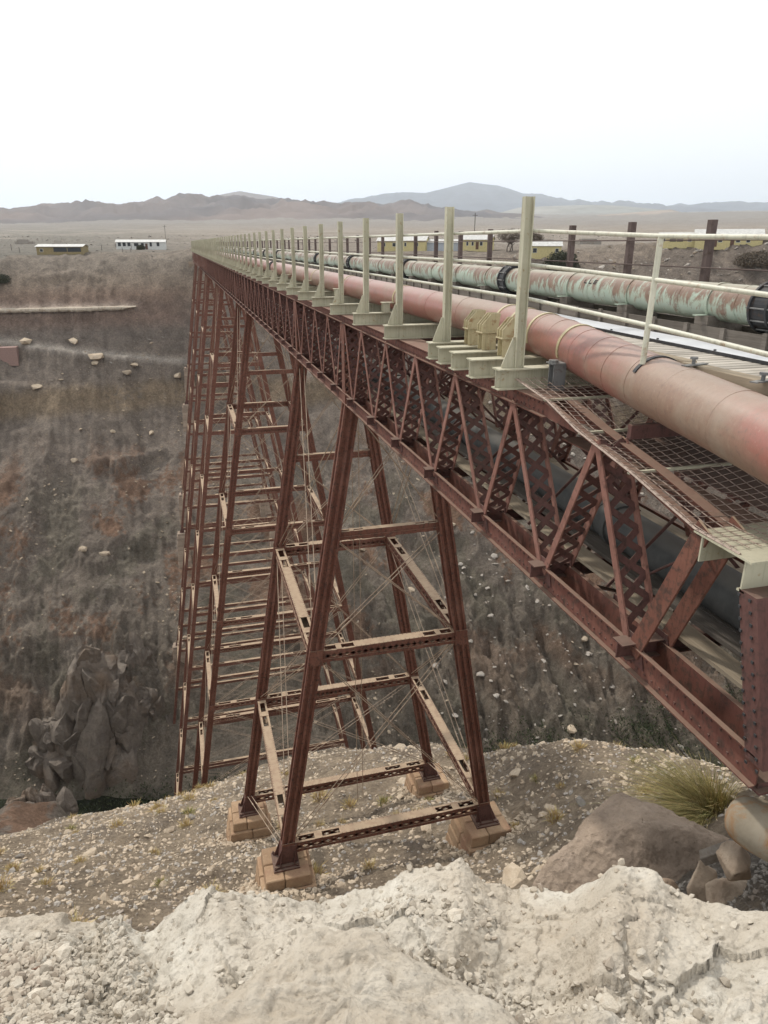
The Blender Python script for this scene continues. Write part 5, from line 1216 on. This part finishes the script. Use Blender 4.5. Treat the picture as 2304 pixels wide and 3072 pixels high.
def crag(name, c, rx, ry, h, n, bs, seed, label, m='outcrop_stone', lean=(0, 0), pw=1.5):
    """crag heaped from angular upright blocks fused into one mass"""
    g = random.Random(seed); Vs = []; Fs = []; off = 0
    for k in range(n):
        t = (k / n) ** 1.15; rad = (1 - t ** pw); a = k * 2.4 + g.uniform(-.4, .4); q = rad * g.uniform(.55, 1.0); sz = bs * g.uniform(.65, 1.35) * (1.15 - .45 * t)
        x = c[0] + math.cos(a) * rx * q + lean[0] * t; y = c[1] + math.sin(a) * ry * q + lean[1] * t; z = c[2] + h * t * g.uniform(.9, 1.0)
        U, F = UB[g.randrange(24)]; vs = Vector((g.uniform(.75, 1.2), g.uniform(.75, 1.2), g.uniform(1.3, 2.7))); tl = Matrix.Rotation(g.uniform(-.3, .3), 3, 'X') @ Matrix.Rotation(g.uniform(-.3, .3), 3, 'Y') @ Matrix.Rotation(g.uniform(0, 6.28), 3, 'Z')
        W_ = (U * np.array(vs)) @ np.array(tl).T * sz + np.array([x, y, z]); Vs.append(W_); Fs.append(F + off); off += len(U)
    V_ = np.concatenate(Vs); d_ = .38 * (fbm(V_[:, 0] * .8 + V_[:, 2] * .12, V_[:, 1] * .8 + V_[:, 2] * .15, 5, seed, ridge=True) - .3); V_[:, 0] += d_; V_[:, 1] -= d_; V_[:, 2] += .4 * d_
    o = npmesh(name, V_, np.concatenate(Fs), m, smooth=True); o.data.set_sharp_from_angle(angle=R(24)); return tag(o, label, 'rock outcrop')
crag('rock_outcrop', (-22.0, 126, -97), 7.6, 6., 24, 200, 3.3, 3, 'tall dark rounded rock pinnacle rising from the river at the left', pw=2.4)
crag('rock_outcrop', (-13.2, 127, -97), 6, 4, 14, 80, 2.3, 5, 'lower dark rock buttress joined to the right flank of the pinnacle', pw=1.6)
crag('rock_outcrop', (-31, 126, -97), 4.5, 4, 11, 60, 2.1, 7, 'low dark rock spur at the left flank of the pinnacle')
crag('rock_outcrop', (-15.5, 135, -90), 5.5, 3.5, 14, 45, 2.2, 9, 'dark rock knob behind and right of the pinnacle')
crag('rock_outcrop', (-22.8, 78, -66), 4.2, 2.6, 3.4, 40, 1.0, 11, 'brown crumbling rock knob on the near side of the gorge at the left edge')
# pale rock band on the far wall
X1 = np.linspace(-60, -11.5, 130); V_ = []
for x in X1:
    yy = np.arange(205, 224, .25); g_ = terr(x + 0 * yy, yy); y = float(np.interp(-16.9, g_, yy)); h_ = (.85 + .35 * float(fbm(np.array([x * .5]), np.array([1.]), 3, 261)[0])) * min(1, (-11.2 - x) / 5); d_ = .5 * float(fbm(np.array([x * .8]), np.array([4.]), 3, 262)[0])
    if float(fbm(np.array([x * .35]), np.array([9.]), 2, 264)[0]) > .42: h_ *= .3
    zt = -16.2; V_ += [(x, y - 1.0 + d_, zt - h_), (x, y - 1.2 + d_, zt - h_ * .5), (x, y - 1.0 + d_, zt), (x, y + 1.6, zt + .25)]
V_ = np.array(V_); o = npmesh('rock_band', V_, gridF(4, len(X1)), 'cream_gravel', smooth=False); tag(o, 'long thin pale rock band running across the opposite wall on the left', 'rock band')
# riverside vegetation
def leafy(name, c, rx, ry, rz_, n, leaf, mname, seed, flatb=.4):
    g = np.random.default_rng(seed); V_ = g.normal(size=(n, 3)); V_ /= np.linalg.norm(V_, axis=1)[:, None]; rad = g.uniform(.55, 1.05, (n, 1)) * (1 + .3 * fbm(V_[:, 0] * 2 + seed, V_[:, 1] * 2 + V_[:, 2] * 2, 3, seed)[:, None]); P = V_ * rad * np.array([rx, ry, rz_]); P[:, 2] = np.where(P[:, 2] < -flatb * rz_, -flatb * rz_ * g.uniform(.3, 1, n), P[:, 2])
    P += np.array(c); a = g.normal(size=(n, 3)); a /= np.linalg.norm(a, axis=1)[:, None]; b__ = np.cross(a, g.normal(size=(n, 3))); b__ /= np.linalg.norm(b__, axis=1)[:, None]; s = leaf * g.uniform(.5, 1.3, (n, 1))
    VV = np.stack([P - a * s, P + b__ * s * .5, P + a * s, P - b__ * s * .5], 1).reshape(-1, 3); F = np.arange(4 * n).reshape(-1, 4); return npmesh(name, VV, F, mname, smooth=False)
VV = []
o = None; g = np.random.default_rng(8); n = 60000
t_ = g.uniform(0, 1, n); band = g.integers(0, 2, n); x = -46 + 190 * t_; y = np.where(band == 0, 100 - 20 * t_, 114 - 20 * t_) + g.normal(0, 2.6, n); dn = fbm(x * .09, y * .09, 3, 251); ok = dn + g.normal(0, .08, n) > -.05 ; x = x[ok]; y = y[ok]; n = len(x)
z = terr(x, y) + np.abs(g.normal(0, .9, n)); z = np.maximum(z, -97.6); P = np.stack([x, y, z], 1); a = g.normal(size=(n, 3)); a[:, 2] = np.abs(a[:, 2]) * 1.6; a /= np.linalg.norm(a, axis=1)[:, None]; b__ = np.cross(a, g.normal(size=(n, 3))); b__ /= np.linalg.norm(b__, axis=1)[:, None]; s = g.uniform(.12, .45, (n, 1))
o = npmesh('reeds', np.stack([P - a * s, P + b__ * s * .3, P + a * s, P - b__ * s * .3], 1).reshape(-1, 3), np.arange(4 * n).reshape(-1, 4), 'reeds', smooth=False); o['kind'] = 'stuff'
def bush(c, r, h, n, m_, seed, label, leaf=.22):
    e = empty('bush', c, label, 'bush'); o = leafy('foliage', (0, 0, 0), r, r, h, n, leaf, m_, seed); o.parent = e
    st = MB()
    for k in range(6): a = k * 1.05; st.tube([(c[0], c[1], c[2] - h * .5), (c[0] + math.cos(a) * r * .5, c[1] + math.sin(a) * r * .5, c[2] + h * .4)], .05, 5)
    st.build('stems', 'twig', e, loc=c)['kind'] = 'stuff'
bush((97, 178, gz(97, 178) + 1.0), 4.2, 3.2, 9000, 'bush_green', 3, 'dark green bush on the opposite bank behind the tall near post')
bush((133, 150, gz(133, 150) + .6), 4.6, 2.3, 7000, 'dry_shrub', 4, 'brown shrub on the opposite bank at the right edge')
bush((8.5, 224, gz(8.5, 224) + .8), 3.2, 1.8, 5000, 'bush_green', 5, 'grey green bush at the far end of the bridge')
bush((-11.5, 290, gz(-11.5, 290) + .6), 1.5, 1.1, 2500, 'bush_green', 6, 'small bush in front of the long white building')
bush((-45.6, 221, gz(-45.6, 221) + .3), 2.6, 1.6, 3000, 'bush_green', 9, 'dark olive bush on the opposite wall at the left edge')


# --- buildings
def house(name, c, az, L, W, Hh, rise, wall, roof, label, wins, doors=(), porch=None, gable_door=None, chim=False):
    """c = centre of the front foot line; az = facing rotation; x along the front, y to the back"""
    e = empty(name, c, label, 'house' if 'shed' not in label else 'shed', 'houses on the opposite plateau'); e.rotation_euler.z = az
    def part(nm, mb, m, par=None, bev=0):
        me_o = mb.build(nm, m, None); me_o.parent = par or e; me_o.location = (0, 0, 0); return me_o
    t = .15; w_ = MB(); w_.box(-L / 2, L / 2, 0, t, -.8, Hh); part('wall', w_, wall)
    w_ = MB(); w_.box(-L / 2, L / 2, W - t, W, -.8, Hh); part('wall', w_, wall)
    for s in (-1, 1):
        x0, x1 = (-L / 2 - .003, -L / 2 + t) if s < 0 else (L / 2 - t, L / 2 + .003)
        w_ = MB(); w_.prism([(0.002, -.8), (W - .002, -.8), (W - .002, Hh), (W / 2, Hh + rise), (.002, Hh)], (x0, 0, 0), (x1, 0, 0), (0, 1, 0), (0, 0, 1)); part('gable_wall', w_, wall)
    ov = .35
    for s in (0, 1):
        r_ = MB()
        y0, y1 = (-ov, W / 2) if s == 0 else (W + ov, W / 2); zlo = Hh - rise * ov / (W / 2)
        r_.hexa([(-L / 2 - ov, y0, zlo + .02), (L / 2 + ov, y0, zlo + .02), (-L / 2 - ov, y1, Hh + rise + .02), (L / 2 + ov, y1, Hh + rise + .02), (-L / 2 - ov, y0, zlo + .1), (L / 2 + ov, y0, zlo + .1), (-L / 2 - ov, y1, Hh + rise + .1), (L / 2 + ov, y1, Hh + rise + .1)])
        rf = part('roof', r_, roof)
        nb = int(L / 1.0)
        rb = MB()
        for k in range(nb):
            xx = -L / 2 - ov + (k + .5) * (L + 2 * ov) / nb; rb.bar((xx, y0, zlo + .115), (xx, y1, Hh + rise + .115), .05, .035)
        q = part('roof_ribs', rb, roof, rf); q['kind'] = 'stuff'
    for (x, z, ww, hh) in wins:
        f = MB(); b = .07
        for (a0, a1, z0, z1) in ((x - ww / 2 - b, x + ww / 2 + b, z - hh / 2 - b, z - hh / 2), (x - ww / 2 - b, x + ww / 2 + b, z + hh / 2, z + hh / 2 + b), (x - ww / 2 - b, x - ww / 2, z - hh / 2, z + hh / 2), (x + ww / 2, x + ww / 2 + b, z - hh / 2, z + hh / 2)): f.box(a0, a1, -.06, 0.0, z0, z1)
        fo = part('window', f, 'white_wall'); g_ = MB(); g_.box(x - ww / 2, x + ww / 2, -.02, -.003, z - hh / 2, z + hh / 2); part('pane', g_, 'window_dark', fo)
    for x in doors: g_ = MB(); g_.box(x - .45, x + .45, -.04, -.003, -.1, 2.0); part('door', g_, 'door_brown')
    if gable_door: 
        for (y, z, ww, hh) in gable_door:
            g_ = MB(); g_.box(-L / 2 - .05, -L / 2 - .004, y - ww / 2, y + ww / 2, z - hh / 2, z + hh / 2); part('window', g_, 'window_dark')
    if porch:
        x0, x1 = porch; g_ = MB(); g_.box(x0, x1, -.03, -.004, Hh * .34, Hh - .2); part('opening', g_, 'window_dark')
        g_ = MB(); g_.box((x0 + x1) / 2 - .08, (x0 + x1) / 2 + .08, -.06, -.031, Hh * .34, Hh - .2); part('pillar', g_, wall)
    if chim: g_ = MB(); g_.box(-.25, .25, W / 2 - .2, W / 2 + .2, Hh + rise, Hh + rise + .8); part('chimney', g_, wall)
    return e
def H3(x, y, dz=0): return (x, y, gz(x, y) + dz)
house('house', H3(-31.6, 235, 0.1), R(-8), 12.5, 7, 2.1, .6, 'ochre_wall', 'zinc_roof', 'ochre house with a pale low roof and long dark openings, left rim of the gorge', [(-4.9, 1.1, .8, .7)], [], (-1.6, 5.9))
house('house', H3(-11.8, 300, 0.1), R(-3), 17.5, 7, 2.5, .8, 'white_wall', 'zinc_roof', 'long white building with a row of dark windows, left of the far bridge end', [(-7.6, 1.7, 1.1, 1.3), (-5.9, 1.7, 1.1, 1.3), (-4.2, 1.7, 1.1, 1.3), (-1.6, 1.6, 1.6, 1.1), (.6, 1.6, 1.0, 1.1), (3.6, 1.7, .8, 1.5), (6.2, 1.8, 1.0, 1.5)], [2.0])
hh_ = -.0
house('house', H3(66.5, 236, .5), R(-30), 7.5, 6, 2.7, 1.3, 'yellow_wall', 'zinc_roof', 'small yellow gabled house, leftmost of the yellow houses on the plateau', [(1.8, 1.5, 1., 1.), (-1.6, 1.5, 1., 1.)], [], None, [(3, 1.5, .6, 1.)])
house('house', H3(72.5, 230, .5), R(-30), 8.5, 6, 2.7, 1.3, 'yellow_wall', 'zinc_roof', 'yellow gabled house joined to the long blue grey shed', [(-2.2, 1.5, .6, 1.), (1.5, 1.5, .8, 1.)], [], None, [(3, 1.5, .6, 1.)])
house('shed', H3(81.5, 228, .3), R(-26), 11, 6, 2.5, .9, 'blue_wall', 'zinc_roof', 'long blue grey shed beside the second yellow house', [], [])
house('house', H3(87.5, 214, .6), R(-32), 9.0, 6.5, 2.7, 1.2, 'yellow_wall', 'zinc_roof', 'yellow gabled house with pale roof just left of the bare tree', [(-2.6, 1.5, .6, 1.), (-1., 1.5, .6, 1.), (1.6, 1.5, .8, 1.), (3.8, 1.5, .6, 1.)], [.4], None, [(2, 1.5, .6, 1.2), (4.4, 1.5, .6, 1.2)])
house('house', H3(95.5, 186, .5), R(-24), 9.5, 6, 2.6, 1.2, 'yellow_wall', 'zinc_roof', 'yellow house behind the tall near post, right of the bare tree', [(-2.2, 1.4, 1., 1.1), (3.6, 1.4, .8, .9)], [])
house('house', H3(125, 170, .6), R(-34), 8.6, 5, 2.5, .5, 'yellow_wall', 'zinc_roof', 'low yellow house with a shed roof and a dark carport in the middle', [(-3.3, 1.4, .7, .9), (3., 1.4, .8, 1.)], [], (-1.8, 1.4))
house('house', H3(134, 162, .5), R(-36), 15.5, 7, 2.5, 1.5, 'yellow_wall', 'zinc_roof', 'long yellow house with pale roof and several dark windows, rightmost on the plateau', [(-3.9, 1.4, .7, .8), (-1.9, 1.5, .9, 1.), (2.2, 1.4, .9, .9), (4.5, 1.4, .8, .9)], [-3.0, .9], None, [])
m_ = MB(); c = H3(-52, 206.5, 0); m_.box(c[0], c[0] + 10.8, c[1] - 2.5, c[1] + .5, c[2] - 3, c[2] + 1.6)
tag(m_.build('shed', 'red_wall'), 'flat pinkish shed on the track at the left edge', 'shed')
# clutter on the plateau: walls, poles, fence posts
g = random.Random(5)
for i in range(26):
    az_ = R(g.uniform(-11, 2)) if i < 16 else R(g.uniform(14, 44)); r = g.uniform(236, 300); x, y = r * math.sin(az_), r * math.cos(az_)
    m_ = MB(); z = gz(x, y); m_.box(x - .07, x + .07, y - .07, y + .07, z - .3, z + g.uniform(1.2, 2.)); tag(m_.build('fence_post', 'pole_dark'), 'thin dark fence post standing on the plateau beyond the gorge', 'post', 'fence posts on the plateau')
for (az_, r, h, lb) in ((22.1, 260, 11, 'tall thin pole beyond the plateau houses, near the tall second post'), (-.5, 420, 9, 'thin utility pole beyond the far bridge end')):
    x, y = r * math.sin(R(az_)), r * math.cos(R(az_)); z = gz(x, y); m_ = MB(); m_.tube([(x, y, z - .5), (x, y, z + h)], .11, 6); m_.box(x - .9, x + .9, y - .06, y + .06, z + h - .8, z + h - .66); tag(m_.build('utility_pole', 'pole_dark'), lb, 'pole')
for i, (az_, r, L) in enumerate(((-3.4, 330, 7), (-7.6, 345, 6), (27.5, 330, 9), (30.5, 330, 10), (20, 420, 9), (44.5, 300, 9), (-9.8, 400, 8))):
    x, y = r * math.sin(R(az_)), r * math.cos(R(az_)); z = gz(x, y); m_ = MB(); m_.box(x - L / 2, x + L / 2, y, y + 4, z - .5, z + 1.3); m_.box(x - L / 2 + 1, x + L / 2 - 2, y + .3, y + 3, z + 1.3, z + 2.2); tag(m_.build('stone_ruin', 'grey_stone'), ['low pale ruin left of the white building', 'low dark wall left of the white building, farther off', 'low grey ruin beyond the yellow house right of the tree', 'long low grey ruin on the plain between two dark posts', 'low ruin on the plain above the yellow houses', 'grey flat building at the right edge of the plain', 'pale ruin on the plain at the left edge'][i], 'ruin')
# bare tree
def bare_tree(c, h, seed, label):
    e = empty('bare_tree', c, label, 'tree'); g = random.Random(seed); tr = MB(); br = MB()
    def grow(p, d, L, r, dep):
        n = 3; pts = [p]
        for _ in range(n): d = (d + Vector((g.gauss(0, .18), g.gauss(0, .18), g.gauss(0, .10) + .02))).normalized(); pts.append(pts[-1] + d * L / n)
        (tr if dep == 0 else br).tube(pts, [r * (1 - .13 * k) for k in range(n + 1)], 5, False)
        if dep < 5:
            for _ in range(g.choice([2, 3, 3]) if dep else 4): grow(pts[g.choice([2, 3])] if dep else pts[-1], (d + Vector((g.gauss(0, .75), g.gauss(0, .75), g.gauss(0, .3) + .1))).normalized(), L * g.uniform(.6, .85), r * .55, dep + 1)
    for k in range(3): grow(Vector(c) + Vector((k * .8 - .8, 0, -.2)), Vector((g.uniform(-.4, .4), 0, 1)).normalized(), h * .30, .20, 0)
    tr.build('trunk', 'twig', e, loc=c); br.build('branches', 'twig', e, loc=c)
    o = leafy('twigs', (0, 0, h * .68), h * .62, h * .5, h * .30, 3500, .15, 'dry_shrub', seed, 1.2); o.parent = e; o['kind'] = 'stuff'
bare_tree(H3(94.0, 204, 0), 6.3, 4, 'bare grey many stemmed tree between the yellow houses')
bare_tree(H3(101.5, 204, 0), 4.6, 9, 'smaller bare tree beside the tall near post, right of the larger one')
